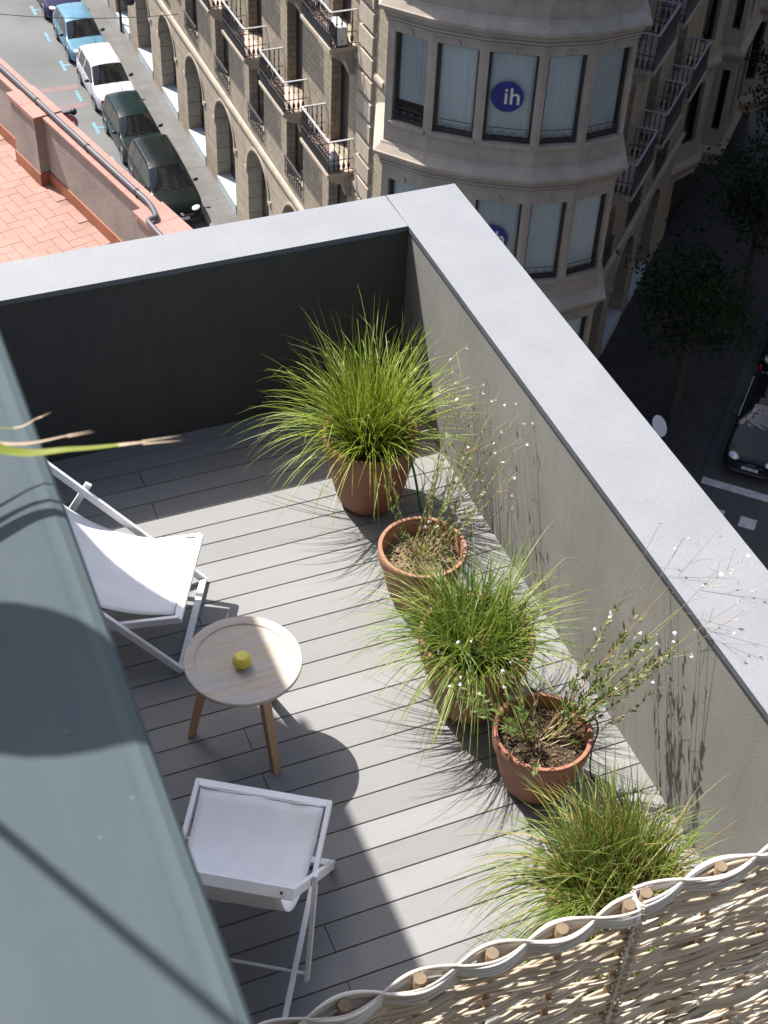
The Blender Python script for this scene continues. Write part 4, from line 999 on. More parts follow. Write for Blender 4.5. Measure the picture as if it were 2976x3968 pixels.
# mezzanine windows with iron guards, arches with doors and sills
def guard(F, c, half, h):
    mb = MB(); mb.fbox(F, c-half, c+half, .03, .10, h+.70, h+.745); mb.fbox(F, c-half, c+half, .05, .075, h+.04, h+.065); mb.fbox(F, c-half, c+half, .05, .075, h+.58, h+.60)
    n = 7
    for i in range(n+1):
        u = c-half+.03+(2*half-.06)*i/n; mb.fbox(F, u-.01, u+.01, .052, .073, h+.065, h+.70)
    for i in range(n):
        u = c-half+.03+(2*half-.06)*(i+.5)/n; r = .085
        for hc in (.19, .43):
            mb.tube([F(u+r*math.cos(a)*(.6+.4*a/7), .062, h+hc+.1*math.sin(a)*(.6+.4*a/7)) for a in [j*.55 for j in range(13)]], .009, 4)
    return cp(mb.build('window_guard', M['iron'], cb_))
for F, cc in ((FA, centers), (FC, ccent)):
    for c in cc:
        guard(F, c, .79, 4.95)
        mb = MB()
        for a, b in ((c-.78, c-.72), (c-.03, c+.03), (c+.72, c+.78)): mb.fbox(F, a, b, -.36, -.30, 5.0, 7.44)
        mb.fbox(F, c-.72, c+.72, -.358, -.302, 7.36, 7.44); mb.fbox(F, c-.72, c-.03, -.355, -.305, 5.0, 5.35); mb.fbox(F, c+.03, c+.72, -.355, -.305, 5.0, 5.35)
        w = cp(mb.build('mezzanine_window', M['frame_brown'], cb_))
        mb = MB(); mb.quad(F(c-.72,-.33,5.35), F(c+.72,-.33,5.35), F(c+.72,-.33,7.36), F(c-.72,-.33,7.36)); mb.build('pane', M['pane'], w)
        mb = MB(); mb.fbox(F, c-1.16, c+1.16, -.615, .03, .42, .535); mb.fbox(F, c-1.14, c+1.14, .012, .022, .0, .419); cp(mb.build('sill', M['sill'], cb_))
        # shop front set back inside the arch
        mb = MB()
        for a, b in ((c-1.14, c-1.04), (c-.05, c+.05), (c+1.04, c+1.14)): mb.fbox(F, a, b, -.60, -.52, .537, 3.0)
        mb.fbox(F, c-1.04, c-.05, -.595, -.525, .537, .95); mb.fbox(F, c+.05, c+1.04, -.595, -.525, .537, .95); mb.fbox(F, c-1.14, c+1.14, -.60, -.52, 3.0, 3.12)
        w = cp(mb.build('arch_window', M['frame_brown'], cb_))
        mb = MB(); mb.quad(F(c-1.1,-.56,.95), F(c+1.1,-.56,.95), F(c+1.1,-.56,3.0), F(c-1.1,-.56,3.0)); mb.build('pane', M['pane'], w)
        # thicker moulding round the arch head, keystones on the jambs
        mb = MB(); n = 22
        for i in range(n):
            pa = []
            for q in (i, i+1):
                a = PI*q/n
                for rr in (1.17, 1.27):
                    pa.append((c-rr*math.cos(a), 2.98+(1.10*rr/1.16)*math.sin(a)))
            (a0, a1, b0, b1) = pa
            mb.hexa([F(a0[0],-.02,a0[1]), F(a1[0],-.02,a1[1]), F(b1[0],-.02,b1[1]), F(b0[0],-.02,b0[1]), F(a0[0],.05,a0[1]), F(a1[0],.05,a1[1]), F(b1[0],.05,b1[1]), F(b0[0],.05,b0[1])])
        for hq in (2.9,):
            for sd in (-1, 1): mb.fbox(F, c+sd*1.29-.13, c+sd*1.29+.13, -.02, .055, hq-.12, hq+.06)
        cp(mb.build('arch_moulding', M['stone'], cb_))
# string courses and plinth
lipF = [(11.2, UE), (11.2, 26.4)]
def band(pts, h, hh, o, nm='string_course', m='stone'):
    mb = MB(); mb.sweep(pts, [(0, Z+h-.02), (o, Z+h), (o, Z+h+hh*.6), (o*.6, Z+h+hh), (0, Z+h+hh+.02)]); return cp(mb.build(nm, M[m], cb_))
band(lipF, 4.38, .20, .09); band(lipF, 7.86, .18, .07); band(lipF, 11.75, .16, .06); band(lipF, 23.9, .5, .5, 'cornice')
a0, a1 = FC(-.4,0,0), FC(13.4,0,0)
lipC = [(a0[0],a0[1]), (a1[0],a1[1])]
band(lipC, 4.38, .20, .09); band(lipC, 7.86, .18, .07); band(lipC, 11.75, .16, .06); band(lipC, 23.9, .5, .5, 'cornice')
# quoin pilasters next to the bay
mb = MB(); h = .2
while h < 23.5:
    mb.fbox(FA, 27.05, 28.02, -.02, .10, h, h+.50); h += .64
cp(mb.build('quoins', M['stone'], cb_))
mb = MB(); mb.tube([FA(56.45,.10,.15), FA(56.45,.10,23.5)], .06, 8); mb2 = cp(mb.build('downpipe', M['black_iron'], cb_, smooth=True))
# ---- rounded bay
lip = [(10.133,24.467),(10.999,23.364),(12.027,22.492),(13.327,21.754),(14.596,21.508),(16.031,21.652)]
full_lip = [(11.14,26.75)]+lip+[(16.75,23.2),(16.92,24.1)]
def offset(pts, o):
    P2 = [V(p) for p in pts]; out = []
    for i in range(len(P2)):
        ds = []
        if i > 0: ds.append((P2[i]-P2[i-1]).normalized())
        if i < len(P2)-1: ds.append((P2[i+1]-P2[i]).normalized())
        ns = [V((d.y, -d.x)) for d in ds]
        b = ns[0] if len(ns) == 1 else (ns[0]+ns[1])/(1+ns[0].dot(ns[1]))
        out.append(tuple(P2[i]+b*o))
    return out
wallp = offset(full_lip, -.25)
levels = [-.65, 3.30, 7.15, 11.15, 15.0, 18.85]      # cornice lips
bw = MB()
for i in range(len(wallp)-1):
    A_, B_ = V(wallp[i]), V(wallp[i+1]); w = (B_-A_).length; F = Fr(A_, B_-A_)
    ops = []
    if 1 <= i <= 5:
        for l in levels[:-1]: ops.append((.12 if i > 1 else .2, w-.12, l+.82 if l > 0 else .8, l+3.18, 0))
    elif i == 0:
        for l in levels[1:-1]: ops.append((.75, w-.40, l+.55, l+3.1, 0))
    wall_open(bw, F, 0, w, 0, 23.2, ops, .20)
    for (a, b, ha, hb, rs) in ops:
        if ha < 2.5 and i == 0: continue
        fr = MB(); t = .065
        fr.fbox(F, a, a+t, -.20, -.12, ha, hb); fr.fbox(F, b-t, b, -.20, -.12, ha, hb); fr.fbox(F, a+t, b-t, -.198, -.122, hb-t, hb); fr.fbox(F, a+t, b-t, -.198, -.118, ha, ha+.10)
        win = cp(fr.build('bay_window', M['frame_brown'], cb_))
        g_ = MB(); g_.quad(F(a+t,-.15,ha+.10), F(b-t,-.15,ha+.10), F(b-t,-.15,hb-t), F(a+t,-.15,hb-t)); g_.build('pane', M['pane'], win)
        bl = MB(); n = 26; lo = ha+.10+(.42 if (i == 1 and ha > 10) else 0)
        for q in range(n):
            u0 = a+t+(b-a-2*t)*q/n; u1 = a+t+(b-a-2*t)*(q+1)/n
            o0 = -.235+.008*math.sin(q*1.1)+.005*math.sin(q*2.7); o1_ = -.235+.008*math.sin((q+1)*1.1)+.005*math.sin((q+1)*2.7)
            bl.quad(F(u0,o0,lo), F(u1,o1_,lo), F(u1,o1_,hb), F(u0,o0,hb))
        bl.build('blind', M[('blind', 'blind_grey', 'blind', 'blind_grey', 'blind')[(i*2+int(ha)) % 5]], win, smooth=True)
        if i > 0:
            gr = MB(); gr.fbox(F, a, b, -.035, -.02, ha+.40, ha+.415)
            nsc = 4
            for q in range(nsc):
                uc = a+(b-a)*(q+.5)/nsc; r = (b-a)/nsc*.46
                gr.tube([F(uc+r*math.cos(x)*(1-x/15), -.028, ha+.21+r*1.05*math.sin(x)*(1-x/15)) for x in [j*.45 for j in range(26)]], .0085, 4)
            gr.build('scroll_grille', M['iron'], win)
            sl = MB(); sl.fbox(F, a-.05, b+.05, -.10, .05, ha-.10, ha-.003); sl.build('window_sill', M['stone2'], win)
            fn = MB(); uc = (a+b)/2; fn.hexa([F(uc-.07,-.01,hb+.04),F(uc+.07,-.01,hb+.04),F(uc+.07,.05,hb+.04),F(uc-.07,.05,hb+.04),F(uc-.01,-.01,hb+.17),F(uc+.01,-.01,hb+.17),F(uc+.01,.03,hb+.17),F(uc-.01,.03,hb+.17)]); fn.build('finial', M['stone2'], win)
        if i == 3 and 7 < ha < 13:
            hc = 13.15-11.15+(11.15 if ha > 11 else 7.15); uc = .67*w/1.50
            R3 = Matrix(((F.du.x, 0, F.no.x, 0), (F.du.y, 0, F.no.y, 0), (0, 1, 0, 0), (0, 0, 0, 1)))
            sg = MB(); c3 = V(F(uc,-.145,hc)); sg.lathe([(0, .003), (.40, .003), (.40, 0)], c3, 40, mat=R3)
            s_ = cp(sg.build('round_sign', M['blue_sign'], cb_))
            text('lettering', 'ih', .60, Matrix.Translation(V(F(uc+.12,-.140,hc+.0))) @ R3, M['sign_text'], s_, .002, .006)
    # pilaster strips at the facet edges
cp(bw.build('bay_wall', M['stone2'], cb_))
for l in levels[1:]:
    mb = MB(); mb.sweep(wallp, [(0,Z+l-.46),(.04,Z+l-.46),(.04,Z+l-.41),(.02,Z+l-.405),(.02,Z+l-.37),(.075,Z+l-.365),(.075,Z+l-.31),(.05,Z+l-.305),(.05,Z+l-.26),(.11,Z+l-.25),(.11,Z+l-.19),(.13,Z+l-.17),(.15,Z+l-.11),(.235,Z+l-.105),(.25,Z+l-.08),(.25,Z+l+.0),(.21,Z+l+.02),(.07,Z+l+.17),(.05,Z+l+.22),(0,Z+l+.24)]); cp(mb.build('bay_cornice', M['stone2'], cb_))
mb = MB(); mb.prism(offset(full_lip, -.62), Z, Z+23.0); cp(mb.build('bay_core', M['dark_in'], cb_))
mb = MB(); mb.prism(wallp, Z+23.2, Z+23.4); cp(mb.build('bay_roof', M['stone2'], cb_))
# ---- second bay at the far end of the chamfer
far_lip = [FC(12.2,0,0)[:2], (26.9,33.22), (27.30,33.72), (27.85,33.30), (30.3,35.8), (29.9,36.6), (33.9,36.6)]
fw = offset(far_lip, -.16); bw = MB()
for i in range(len(fw)-1):
    A_, B_ = V(fw[i]), V(fw[i+1]); w = (B_-A_).length; F = Fr(A_, B_-A_); ops = []
    if w > .55:
        n = 2 if w > 2 else 1
        for q in range(n):
            for l in (3.3, 7.15, 11.15, 15.0): ops.append((w*q/n+.22*w/n+.1, w*(q+1)/n-.22*w/n-.02, l+.82, l+3.18, 0))
    wall_open(bw, F, 0, w, 2.9, 23.2, ops, .22)
    for (a, b, ha, hb, rs) in ops:
        fr = MB()
        for x, y_ in ((a, a+.06), (b-.06, b)): fr.fbox(F, x, y_, -.21, -.14, ha, hb)
        fr.fbox(F, a+.06, b-.06, -.208, -.142, hb-.06, hb); fr.fbox(F, a+.06, b-.06, -.208, -.142, ha, ha+.08)
        win = cp(fr.build('bay_window', M['frame_brown'], cb_))
        g_ = MB(); g_.quad(F(a+.06,-.17,ha), F(b-.06,-.17,ha), F(b-.06,-.17,hb), F(a+.06,-.17,hb)); g_.build('pane', M['pane'], win)
cp(bw.build('bay_wall', M['stone2'], cb_))
for l in (3.3, 7.15, 11.15, 15.0, 18.85):
    mb = MB(); mb.sweep(fw, [(0,Z+l-.36),(.06,Z+l-.32),(.10,Z+l-.22),(.16,Z+l-.08),(.16,Z+l),(.05,Z+l+.16),(0,Z+l+.20)]); cp(mb.build('bay_cornice', M['stone2'], cb_))
mb = MB(); mb.prism(offset(far_lip, -.60)+[(33.9,40),(28,38)], Z+2.9, Z+23.0); cp(mb.build('bay_core', M['dark_in'], cb_))
mb = MB(); mb.prism(fw+[(33.9,40),(28,38)], Z+2.75, Z+2.9); mb.prism(fw+[(33.9,40),(28,38)], Z+23.2, Z+23.3); cp(mb.build('bay_soffit', M['stone2'], cb_))
for o in cparts:
    o.parent = cb_; o.matrix_parent_inverse = Matrix.Translation(cb_.location).inverted()

# things on the balconies and facade
M['ac_white'] = mat('aged_white_casing', (.40,.40,.38), .5, .1)
ac = empty('air_conditioner', 'white air conditioner unit standing on an upper balcony left of the bay', 'air conditioner', FA(28.75,.42,12.06))
mb = MB(); b0 = V(FA(28.75,.42,12.06))
mb.box(-.15,.15,-.36,.36,.04,.56); bevel(mb.build('casing', M['ac_white'], ac), .02, 2)
mb = MB(); mb.lathe([(.24,0),(.22,.012),(.05,.014),(0,.012)], (-.171,-.05,.36), 20, mat=Matrix.Rotation(-PI/2,4,'Y')); mb.build('fan_grille', M['iron'], ac)
mb = MB(); mb.box(-.15,.15,-.38,-.32,0,.04); mb.box(-.15,.15,.32,.38,0,.04); mb.build('feet', M['black_iron'], ac)
M['gas'] = mat('pale_grey_bottle', (.36,.37,.38), .4, .1)
for (u, o, lab) in ((28.62,.52,'pale grey gas bottle standing behind the railing of the lowest balcony beside the bay'),):
    gb = empty('gas_bottle', lab, 'gas bottle', FA(u,o,8.24))
    mb = MB(); mb.lathe([(0,0),(.13,0),(.15,.03),(.15,.42),(.11,.52),(.05,.56),(0,.56)], (0,0,0), 18); mb.build('tank', M['gas'], gb, smooth=True, auto=40)
    mb = MB(); mb.lathe([(.07,.54),(.08,.62),(.06,.64),(.03,.64),(0,.6)], (0,0,0), 12); mb.build('collar', M['gas'], gb, smooth=True, auto=40)
lt = empty('wall_lantern', 'black iron lantern on a bracket high on the stone facade near the top left', 'lantern', FA(53.0,.45,2.9))
mb = MB(); mb.lathe([(.05,0),(.22,.05),(.30,.40),(.34,.42),(.20,.58),(.06,.66),(0,.70)], (0,0,0), 8); mb.tube([(0,0,.7),(0,0,.85),(.45,0,.85)], .025, 6); mb.build('lamp_housing', M['black_iron'], lt)
mb = MB(); q0 = V(FA(46.47,.1,5.22)); q1 = V((-1.2, 47.5, Z+7.4)); n = 24
pts = [q0.lerp(q1, i/n)-V((0,0,.55*4*(i/n)*(1-i/n))) for i in range(n+1)]
mb.tube(pts, .014, 5); tag(mb.build('cable', M['black_iron'], smooth=True), 'thin black cable strung across the sunny street above the cars', 'cable')
# tree line and buildings closing the far end of the streets stay outside the picture
# ================================================================== CARS
M['tyre'] = mat('black_tyre', (.015,.015,.015), .85, .1, bmp=0)
M['rim'] = mat('alloy_rim', (.45,.45,.46), .35, .1, metal=.8, bmp=0)
M['car_glass'] = mat('dark_car_glass', (.008,.009,.010), .05, .1, bmp=0, spec=.6, coat=.6)
M['lamp_glass'] = mat('clear_headlamp', (.55,.57,.6), .12, .1, bmp=0, spec=.9, coat=1)
M['tail_red'] = mat('red_tail_lamp', (.30,.01,.01), .2, .1, bmp=0)
M['plastic'] = mat('black_trim', (.018,.018,.02), .5, .1, bmp=0)
M['plate'] = mat('white_plate', (.62,.62,.60), .5, .05, bmp=0)
M['chrome'] = mat('chrome_trim', (.65,.65,.66), .2, .05, metal=1, bmp=0)
M['ink'] = mat('plate_ink', (.02,.02,.02), .6, .05, bmp=0)

def interp(tab, x):
    if x <= tab[0][0]: return tab[0][1]
    for (a, b), (c, d) in zip(tab, tab[1:]):
        if x <= c:
            t = (x-a)/(c-a); return b+(d-b)*t
    return tab[-1][1]
def car(label, front, ang, paint, L, W, Hh, kind, plate='', emblem='', group='cars parked along the sunny kerb'):
    """y forward, origin below the middle of the car; front = ground point under the middle of the nose"""
    d = V((math.cos(ang), math.sin(ang), 0)); loc = V((front[0], front[1], Z))-d*L/2
    root = empty('parked_car', label, 'car', loc, ang-PI/2, group)
    h = L/2
    if kind == 'hatch':   ws_t, ws_b, rt, rb_, hood, belt = h-1.62, h-.92, -h+.42, -h+.10, .93, .93
    elif kind == 'mpv':   ws_t, ws_b, rt, rb_, hood, belt = h-1.72, h-.98, -h+.36, -h+.10, 1.0, 1.0
    elif kind == 'van':   ws_t, ws_b, rt, rb_, hood, belt = h-1.95, h-1.12, -h+.30, -h+.08, 1.05, 1.04
    else:                 ws_t, ws_b, rt, rb_, hood, belt = h-2.15, h-1.45, -h+.75, -h+.30, .96, .94
    zb = .22
    top = [(-h, .62), (-h+.03, .80), (rb_, belt+.02), (rt, Hh-.07), (rt+.35, Hh-.015), (0-.15, Hh), (ws_t-.25, Hh-.02), (ws_t, Hh-.07), (ws_b, hood), (ws_b+.25, hood-.03), (h-.35, hood-.15), (h-.12, .74), (h-.03, .62), (h, .48)]
    keys = sorted({-h, -h+.03, rb_, rt, rt+.35, -.15, ws_t-.25, ws_t, ws_b, ws_b+.25, h-.35, h-.12, h-.03, h, ws_t-.85, ws_t-.92, ws_t-1.75, ws_t-1.82})
    keys = [k for k in keys if -h <= k <= h]; ys = []
    for a, b in zip(keys, keys[1:]):
        n = max(1, int((b-a)/.13)); ys += [a+(b-a)*i/n for i in range(n)]
    ys.append(h)
    def tz(y): return interp(top, y)
    def tzs(y): return (tz(y-.05)*.25+tz(y)*.5+tz(y+.05)*.25) if abs(y) < h-.05 else tz(y)
    def wid(y):
        e = 1.0
        if y > h-.55: e = 1-.20*((y-(h-.55))/.55)**2
        if y < -h+.45: e = 1-.12*((-h+.45-y)/.45)**2
        return W/2*e
    rowsv = []
    for y in ys:
        t = tzs(y); w = wid(y); c = max(0, min(1, (t-belt)/(Hh-belt)))
        bl = min(belt, t-.03); wr = w*(.93-.20*c)
        low = zb+(.10 if abs(y) > h-.12 else 0)
        mid = min(.55, bl-.12)
        pts = [(0, low), (w*.86, low), (w*.965, low+.07), (w*1.0, mid), (w*.985, (mid+bl)/2), (w*.955, bl), (w*.945, bl+.02*(1 if c > 0 else .3)),
               (wr+.012+.00*c, t-.10*c-.012), (wr*.965, t-.035*c-.006), (wr*.86, t-.014*c-.002), (wr*.45, t+.012), (0, t+.018)]
        rowsv.append(pts)
    K = len(rowsv[0]); full = []
    for y, pts in zip(ys, rowsv):
        full.append([(x, y, z) for x, z in pts]+[(-x, y, z) for x, z in reversed(pts[1:-1])])
    N2 = len(full[0])
    groups = {'body': [], 'side_window': [], 'side_window2': [], 'windscreen': [], 'rear_window': []}
    for i in range(len(ys)-1):
        ym = (ys[i]+ys[i+1])/2
        for j in range(N2):
            jj = j if j < K-1 else N2-1-j
            g_ = 'body'
            if ws_t < ym < ws_b and jj in (8, 9, 10): g_ = 'windscreen'
            elif rb_+.03 < ym < rt and jj in (8, 9, 10): g_ = 'rear_window'
            elif jj == 6 and rb_+.30 < ym < ws_b-.22 and not (ws_t-.92 < ym < ws_t-.85) and not (ws_t-1.82 < ym < ws_t-1.75): g_ = 'side_window' if j < K-1 else 'side_window2'
            groups[g_].append((i, j))
    for nm, fs in groups.items():
        if not fs: continue
        mb = MB(); idx = {}
        def vid(i, j):
            j %= N2
            if (i, j) not in idx: idx[(i, j)] = len(mb.v); mb.v.append(full[i][j])
            return idx[(i, j)]
        for i, j in fs:
            mb.f.append((vid(i, j), vid(i, j+1), vid(i+1, j+1), vid(i+1, j))); mb.m.append(0)
        if nm == 'body':
            mb.f.append(tuple(vid(0, j) for j in range(N2))); mb.m.append(0)
            mb.f.append(tuple(vid(len(ys)-1, j) for j in reversed(range(N2)))); mb.m.append(0)
        o = mb.build(nm.replace('2', ''), paint if nm == 'body' else M['car_glass'], root, smooth=True, auto=38, uv=False)
    for sx_ in (-1, 1):
        for wy in (h-.82, -h+.78):
            mb = MB(); RY = Matrix.Rotation(PI/2*sx_, 4, 'Y'); c = (sx_*(W/2-.185), wy, .31)
            mb.lathe([(.20, .0), (.30, .0), (.315, .03), (.315, .16), (.295, .195), (.215, .20), (.21, .185)], c, 24, mat=RY); wh = mb.build('wheel', M['tyre'], root, smooth=True, auto=35)
            mb = MB(); mb.lathe([(.0, .19), (.05, .192), (.06, .178), (.19, .178), (.212, .195), (.212, .17)], c, 20, mat=RY)
            for q in range(5):
                a = 2*PI*q/5; mb.beam(V(c)+V((sx_*.186, .05*math.cos(a), .05*math.sin(a))), V(c)+V((sx_*.186, .20*math.cos(a), .20*math.sin(a))), .05, .012, up=(1,0,0))
            mb.build('rim', M['rim'], wh)
            mb = MB(); mb.tube([(sx_*(W/2-.004)*(wid(wy)/(W/2)), wy+.365*math.cos(a), .31+.365*math.sin(a)) for a in [PI*i/14 for i in range(15)]], .03, 6); mb.build('wheel_arch', M['plastic'], root)
        # headlamp, tail lamp, mirror, handles
        mb = MB(); c = V((sx_*wid(h-.22)*.70, h-.20, tz(h-.20)-.055)); pr = [(math.cos(a), math.sin(a)) for a in [R(-85+17*i) for i in range(11)]]
        mb.lathe([(max(0, r), z) for r, z in pr], (0,0,0), 14); mb.v = [(c.x+x*.19, c.y+y*.20-x*sx_*.10, c.z+z*.07) for x, y, z in mb.v]; mb.build('headlamp', M['lamp_glass'], root, smooth=True)
        mb = MB(); mb.lathe([(max(0, r), z) for r, z in pr], (0,0,0), 12); mb.v = [(sx_*W/2*.84+x*.07, -h+.07+y*.06, .95+z*.17) for x, y, z in mb.v]; mb.build('tail_lamp', M['tail_red'], root, smooth=True)
        mb = MB(); mb.lathe([(max(0, r), z) for r, z in pr], (0,0,0), 12); c = V((sx_*(W/2+.085), ws_b-.42, belt+.06)); mb.v = [(c.x+x*.105, c.y+y*.06, c.z+z*.075) for x, y, z in mb.v]; mb.beam((sx_*(W/2-.07), ws_b-.40, belt), (sx_*(W/2+.04), ws_b-.42, belt+.03), .05, .03); mb.build('wing_mirror', M['plastic'], root, smooth=True, auto=40)
        for hy in (ws_t-.74, ws_t-1.62):
            mb = MB(); mb.box(sx_*W/2*.985-.012, sx_*W/2*.985+.012, hy-.09, hy+.09, belt-.12, belt-.09); mb.build('door_handle', paint if kind != 'van' else M['plastic'], root)
    mb = MB(); mb.box(-W*.23, W*.23, h-.055, h+.006, .52, .60); mb.box(-W*.36, W*.36, h-.06, h+.004, .30, .41); mb.build('grille', M['plastic'], root)
    mb = MB(); mb.box(-.26, .26, h-.02, h+.014, .415, .515); pt = mb.build('number_plate', M['plate'], root)
    if plate:
        Mx = Matrix.Translation((0, h+.0145, .465)) @ Matrix.Rotation(PI, 4, 'Z') @ Matrix.Rotation(PI/2, 4, 'X'); text('lettering', plate, .10, Mx, M['ink'], pt, .001)
    for q in (-.30, .12):
        mb = MB(); mb.tube([(q, ws_b+.02, hood+.03), (q+.28, ws_b-.06, hood+.085), (q+.42, ws_b-.12, hood+.13)], .010, 5); mb.build('wiper', M['plastic'], root)
    mb = MB(); mb.tube([(0, rt+.4, Hh), (0, rt+.15, Hh+.28)], .008, 5); mb.build('aerial', M['plastic'], root)
    if kind == 'van':
        for sx_ in (-1, 1):
            mb = MB(); mb.tube([(sx_*W/2*.70, ws_t-.1, Hh-.02), (sx_*W/2*.70, ws_t-.3, Hh+.03), (sx_*W/2*.70, rt+.5, Hh+.03), (sx_*W/2*.70, rt+.3, Hh-.02)], .016, 6); mb.build('roof_rail', M['plastic'], root)
    if emblem == 'rings':
        mb = MB()
        for q in range(4): mb.tube([(-.105+.07*q+.047*math.cos(a), h+.012, .60+.047*math.sin(a)) for a in [2*PI*i/16 for i in range(17)]], .006, 5, cap=False)
        mb.build('emblem', M['chrome'], root)
        mb = MB(); mb.box(-W*.30, W*.30, h-.05, h+.012, .27, .30); mb.build('chrome_strip', M['chrome'], root)
        for sx_ in (-1, 1):
            mb = MB(); mb.tube([(sx_*W/2*.945, ws_b-.35+.0, belt+.03), (sx_*W/2*.94, ws_t-1.0, belt+.035), (sx_*W/2*.93, ws_t-1.9, belt+.05)], .013, 5); mb.build('window_trim', M['chrome'], root)
    elif emblem == 'bar':
        mb = MB(); mb.box(-W*.30, W*.30, h-.05, h+.010, .62, .635); mb.tube([(-.05, h-.03, .66), (0, h-.01, .70), (.05, h-.03, .66)], .012, 5); mb.tube([(-.05, h-.03, .62), (0, h-.01, .66), (.05, h-.03, .62)], .012, 5); mb.build('emblem', M['chrome'], root)
    elif emblem == 'oval':
        mb = MB(); mb.tube([(.055*math.cos(a), h-.0, .64+.04*math.sin(a)) for a in [2*PI*i/16 for i in range(17)]], .008, 5, cap=False); mb.build('emblem', M['chrome'], root)
    return root
dn = -PI/2+.004
car('dark navy car with large clear headlamps at the top edge, farthest up the sunny street', (9.02,58.35), dn, m_paint('navy_paint', (.012,.012,.05)), 4.1, 1.72, 1.47, 'hatch', '', 'bar')
car('light metallic blue rounded hatchback parked in front of the navy car', (9.04,53.75), dn, m_paint('light_blue_paint', (.10,.21,.29), .3), 3.85, 1.67, 1.52, 'hatch', '', 'bar')
car('silver white compact people carrier parked between the blue and the dark green car', (9.05,49.0), dn, m_paint('silver_white_paint', (.40,.40,.43), .1), 4.1, 1.71, 1.60, 'mpv', '', 'oval')
car('dark bottle green people carrier parked between the white car and the black van', (9.02,44.4), dn, m_paint('bottle_green_paint', (.003,.012,.012), .05), 4.15, 1.72, 1.58, 'mpv', '', 'oval')
car('black van with front number plate, nearest whole car on the sunny street', (9.05,39.75), dn, m_paint('black_green_paint', (.003,.0055,.005), .05), 4.65, 1.82, 1.72, 'van', '0457 BDV', 'oval')
car('white car whose roof only just shows above the granite coping', (9.0,33.5), dn, m_paint('white_paint', (.6,.6,.6)), 4.0, 1.70, 1.50, 'hatch')
da = R(225)
car('shiny black saloon with four ring emblem and chrome trim on the shaded street', (21.42,20.28), da, m_paint('black_paint', (.008,.008,.010), .0, .08), 4.7, 1.85, 1.43, 'saloon', '1296 HFK', 'rings', 'cars parked along the shaded kerb')
car('dark car parked under the tree behind the black saloon on the shaded street', (25.2,24.1), da, m_paint('dark_blue_paint', (.010,.012,.02), .0, .1), 4.4, 1.8, 1.45, 'saloon', '', '', 'cars parked along the shaded kerb')

# ================================================================== SHADED STREET: TREES, SIGN
M['bark'] = mat('mottled_plane_bark', (.06,.05,.04), .9, .35, 5, 40, .5, .01)
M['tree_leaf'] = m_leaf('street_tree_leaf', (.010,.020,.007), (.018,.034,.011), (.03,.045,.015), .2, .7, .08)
def tree(label, u, o, ht, rad, seed):
    rnd = random.Random(seed); b = V(FC(u, o, .13)); root = empty('street_tree', label, 'tree', b, 0, 'trees along the shaded kerb')
    tr = MB(); tr.tube([(0,0,-.05), (.03,.02,1.2), (.0,.06,2.6), (.05,.02,3.6)], [.17,.14,.12,.10], 10)
    tips = []
    for k in range(9):
        a = 2*PI*k/9+rnd.uniform(-.3,.3); z0 = rnd.uniform(2.6, 3.6); r1 = rad*rnd.uniform(.5,.85); z1 = z0+rnd.uniform(1.0, ht-4.4)
        p0 = V((.03,.03,z0)); p2 = V((r1*math.cos(a), r1*math.sin(a), z1)); p1 = (p0+p2)/2+V((0,0,-.25))
        tr.tube([p0, p1, p2], [.07,.045,.018], 6); tips += [p1, p2, (p1+p2)/2]
        for q in range(3):
            p3 = p2.lerp(p1, rnd.random())+V((rnd.gauss(0,.5), rnd.gauss(0,.5), rnd.uniform(.1,.8))); tr.tube([p2.lerp(p1, .3), p3], [.018,.006], 4); tips.append(p3)
    tr.build('trunk', M['bark'], root, smooth=True, auto=40)
    lf = MB()
    for k in range(150):
        t = rnd.choice(tips); c = t+V((rnd.gauss(0,.42), rnd.gauss(0,.42), rnd.gauss(.15,.34))); cr = rnd.uniform(.16,.42)
        for i in range(26):
            p = c+V((rnd.gauss(0,cr), rnd.gauss(0,cr), rnd.gauss(0,cr*.6))); q = Quaternion((rnd.gauss(0,1), rnd.gauss(0,.6), rnd.gauss(0,.6), rnd.gauss(0,1))).normalized(); s = rnd.uniform(.05,.10)
            lf.quad(*[p+q @ V(v) for v in ((0,-s,0), (s*.6,0,s*.1), (0,s,0), (-s*.6,0,s*.1))])
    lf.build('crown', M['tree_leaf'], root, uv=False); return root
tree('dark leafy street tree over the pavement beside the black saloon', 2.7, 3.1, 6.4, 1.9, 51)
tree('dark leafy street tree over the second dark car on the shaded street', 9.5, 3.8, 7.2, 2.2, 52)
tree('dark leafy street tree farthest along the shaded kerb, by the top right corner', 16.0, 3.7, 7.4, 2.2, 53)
rs = empty('road_sign', 'round pale road sign on a post in the shaded street, half hidden by the coping', 'road sign', (17.95,20.62,Z+.13))
mb = MB(); mb.tube([(0,0,0), (0,0,2.75)], .03, 8); mb.build('post', M['rim'], rs)
mb = MB(); Mr = Matrix.Rotation(R(-52), 4, (V((1,-1,0)).normalized())); mb.lathe([(0,-.006), (.32,-.006), (.33,0), (.32,.006), (0,.006)], (0,0,2.75), 32, mat=Matrix.Rotation(R(35),4,'Z') @ Matrix.Rotation(R(48),4,'X')); mb.build('disc', mat('sign_back_white', (.62,.62,.66), .35, .05, bmp=0), rs)
ns = empty('no_entry_sign', 'round red no entry sign with white bar on a post rising behind the pink parapet', 'road sign', (6.0,44.2,Z))
M['sign_red'] = mat('faded_sign_red', (.34,.06,.055), .4, .1, bmp=0)
mb = MB(); mb.tube([(0,.04,0), (0,.04,2.9)], .035, 8); mb.build('post', M['rim'], ns)
Q = Matrix.Rotation(R(-12),4,'Z') @ Matrix.Rotation(PI/2,4,'X')
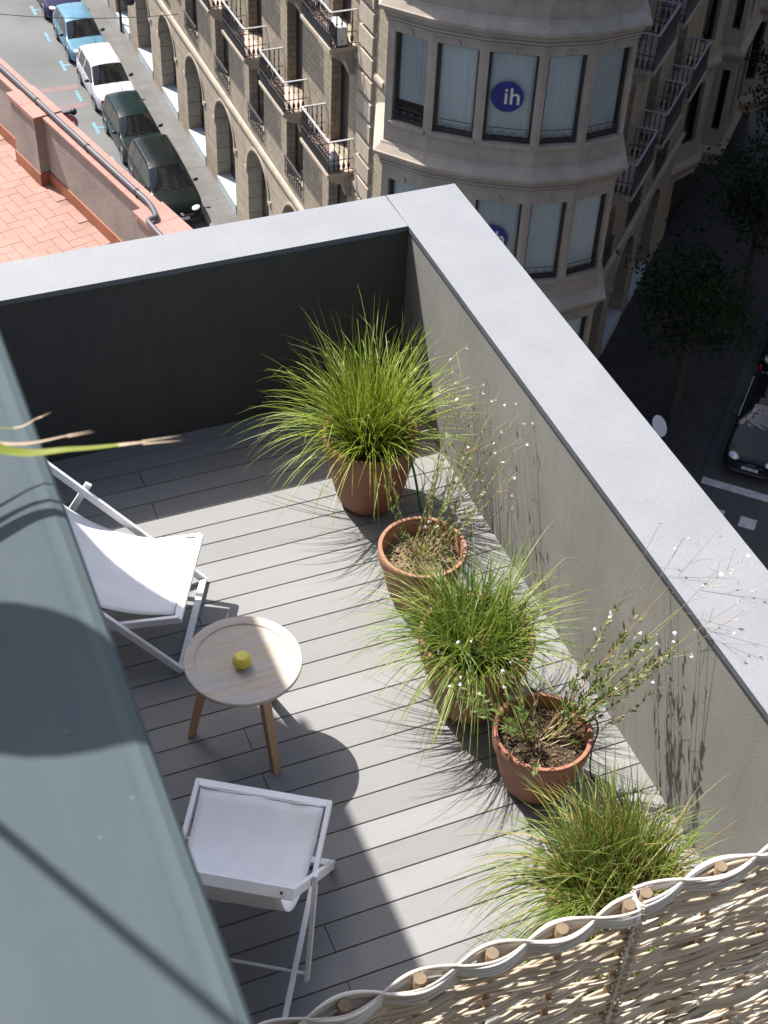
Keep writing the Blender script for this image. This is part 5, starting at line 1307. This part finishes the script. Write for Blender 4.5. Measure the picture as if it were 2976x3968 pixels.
mb = MB(); mb.lathe([(0,-.015),(.41,-.015),(.41,.0),(0,.0)], (0,0,2.6), 36, mat=Q); mb.build('rim', M['white_metal'], ns)
mb = MB(); mb.lathe([(.37,.001),(.37,.006),(0,.006)], (0,0,2.6), 36, mat=Q); fc = mb.build('face', M['sign_red'], ns)
mb = MB(); mb.box(-.25,.25,-.06,.06,.0065,.010); mb.v = [tuple(Q @ V(v)+V((0,0,2.6))) for v in mb.v]; mb.build('bar', M['white_metal'], fc)

ob = empty('skylight_blocker', 'unseen block added across the shaded street to cut its skylight', 'building', FC(10,16,0))  # out of view, added to block skylight from the shaded street
mb = MB(); mb.hexa([FC(-20,16,0),FC(55,16,0),FC(55,28,0),FC(-20,28,0),FC(-20,16,23),FC(55,16,23),FC(55,28,23),FC(-20,28,23)])
P(ob, mb.build('wall', mat('blocker_dark', (.07,.065,.06), .9, .15, 2, 30)))
# ================================================================== SKY, SUN, CAMERA
W_ = bpy.data.worlds.new('World'); S.world = W_; W_.use_nodes = True
n = W_.node_tree.nodes; bg = n['Background']; sk = n.new('ShaderNodeTexSky'); sk.sky_type = 'NISHITA'; sk.sun_disc = False
sun_v = V((.313, -.563, -1.0)).normalized()
EL = math.asin(-sun_v.z)
sk.sun_elevation = EL; sk.sun_rotation = math.atan2(-sun_v.x, -sun_v.y); sk.altitude = 30; sk.air_density = .8; sk.dust_density = 2.5; sk.ozone_density = .4
W_.node_tree.links.new(sk.outputs[0], bg.inputs[0]); bg.inputs[1].default_value = SKY
su = bpy.data.lights.new('sun', 'SUN'); so = bpy.data.objects.new('sun', su); COL.objects.link(so)
su.energy = SUN; su.angle = R(.53); su.color = (1, .965, .915)
so.rotation_euler = sun_v.to_track_quat('-Z', 'Y').to_euler(); so.location = (-5, 9, 20)
cam = bpy.data.cameras.new('camera'); co = bpy.data.objects.new('camera', cam); COL.objects.link(co)
cam.sensor_fit = 'VERTICAL'; cam.sensor_height = 36.0; cam.sensor_width = 36.0; cam.lens = 5721.3431/3968*36
pitch, yaw, roll = .7426, .4247, .0555
PITCH, YAW, ROLL, CX, CY, CZ = CAMQ
fw_ = V((math.sin(YAW)*math.cos(PITCH), math.cos(YAW)*math.cos(PITCH), -math.sin(PITCH)))
r0 = V((math.cos(YAW), -math.sin(YAW), 0)); u0 = r0.cross(fw_)
rr = r0*math.cos(ROLL)+u0*math.sin(ROLL); uu = -r0*math.sin(ROLL)+u0*math.cos(ROLL)
co.matrix_world = Matrix(((rr.x, uu.x, -fw_.x, CX), (rr.y, uu.y, -fw_.y, CY), (rr.z, uu.z, -fw_.z, CZ), (0,0,0,1)))
cam.clip_start = .05; cam.clip_end = 3000
cam.dof.use_dof = True; cam.dof.focus_distance = 6.6; cam.dof.aperture_fstop = 13
S.camera = co
S.view_settings.view_transform = 'Standard'; S.view_settings.look = 'None'; S.view_settings.gamma = 1; S.view_settings.exposure = EXPO
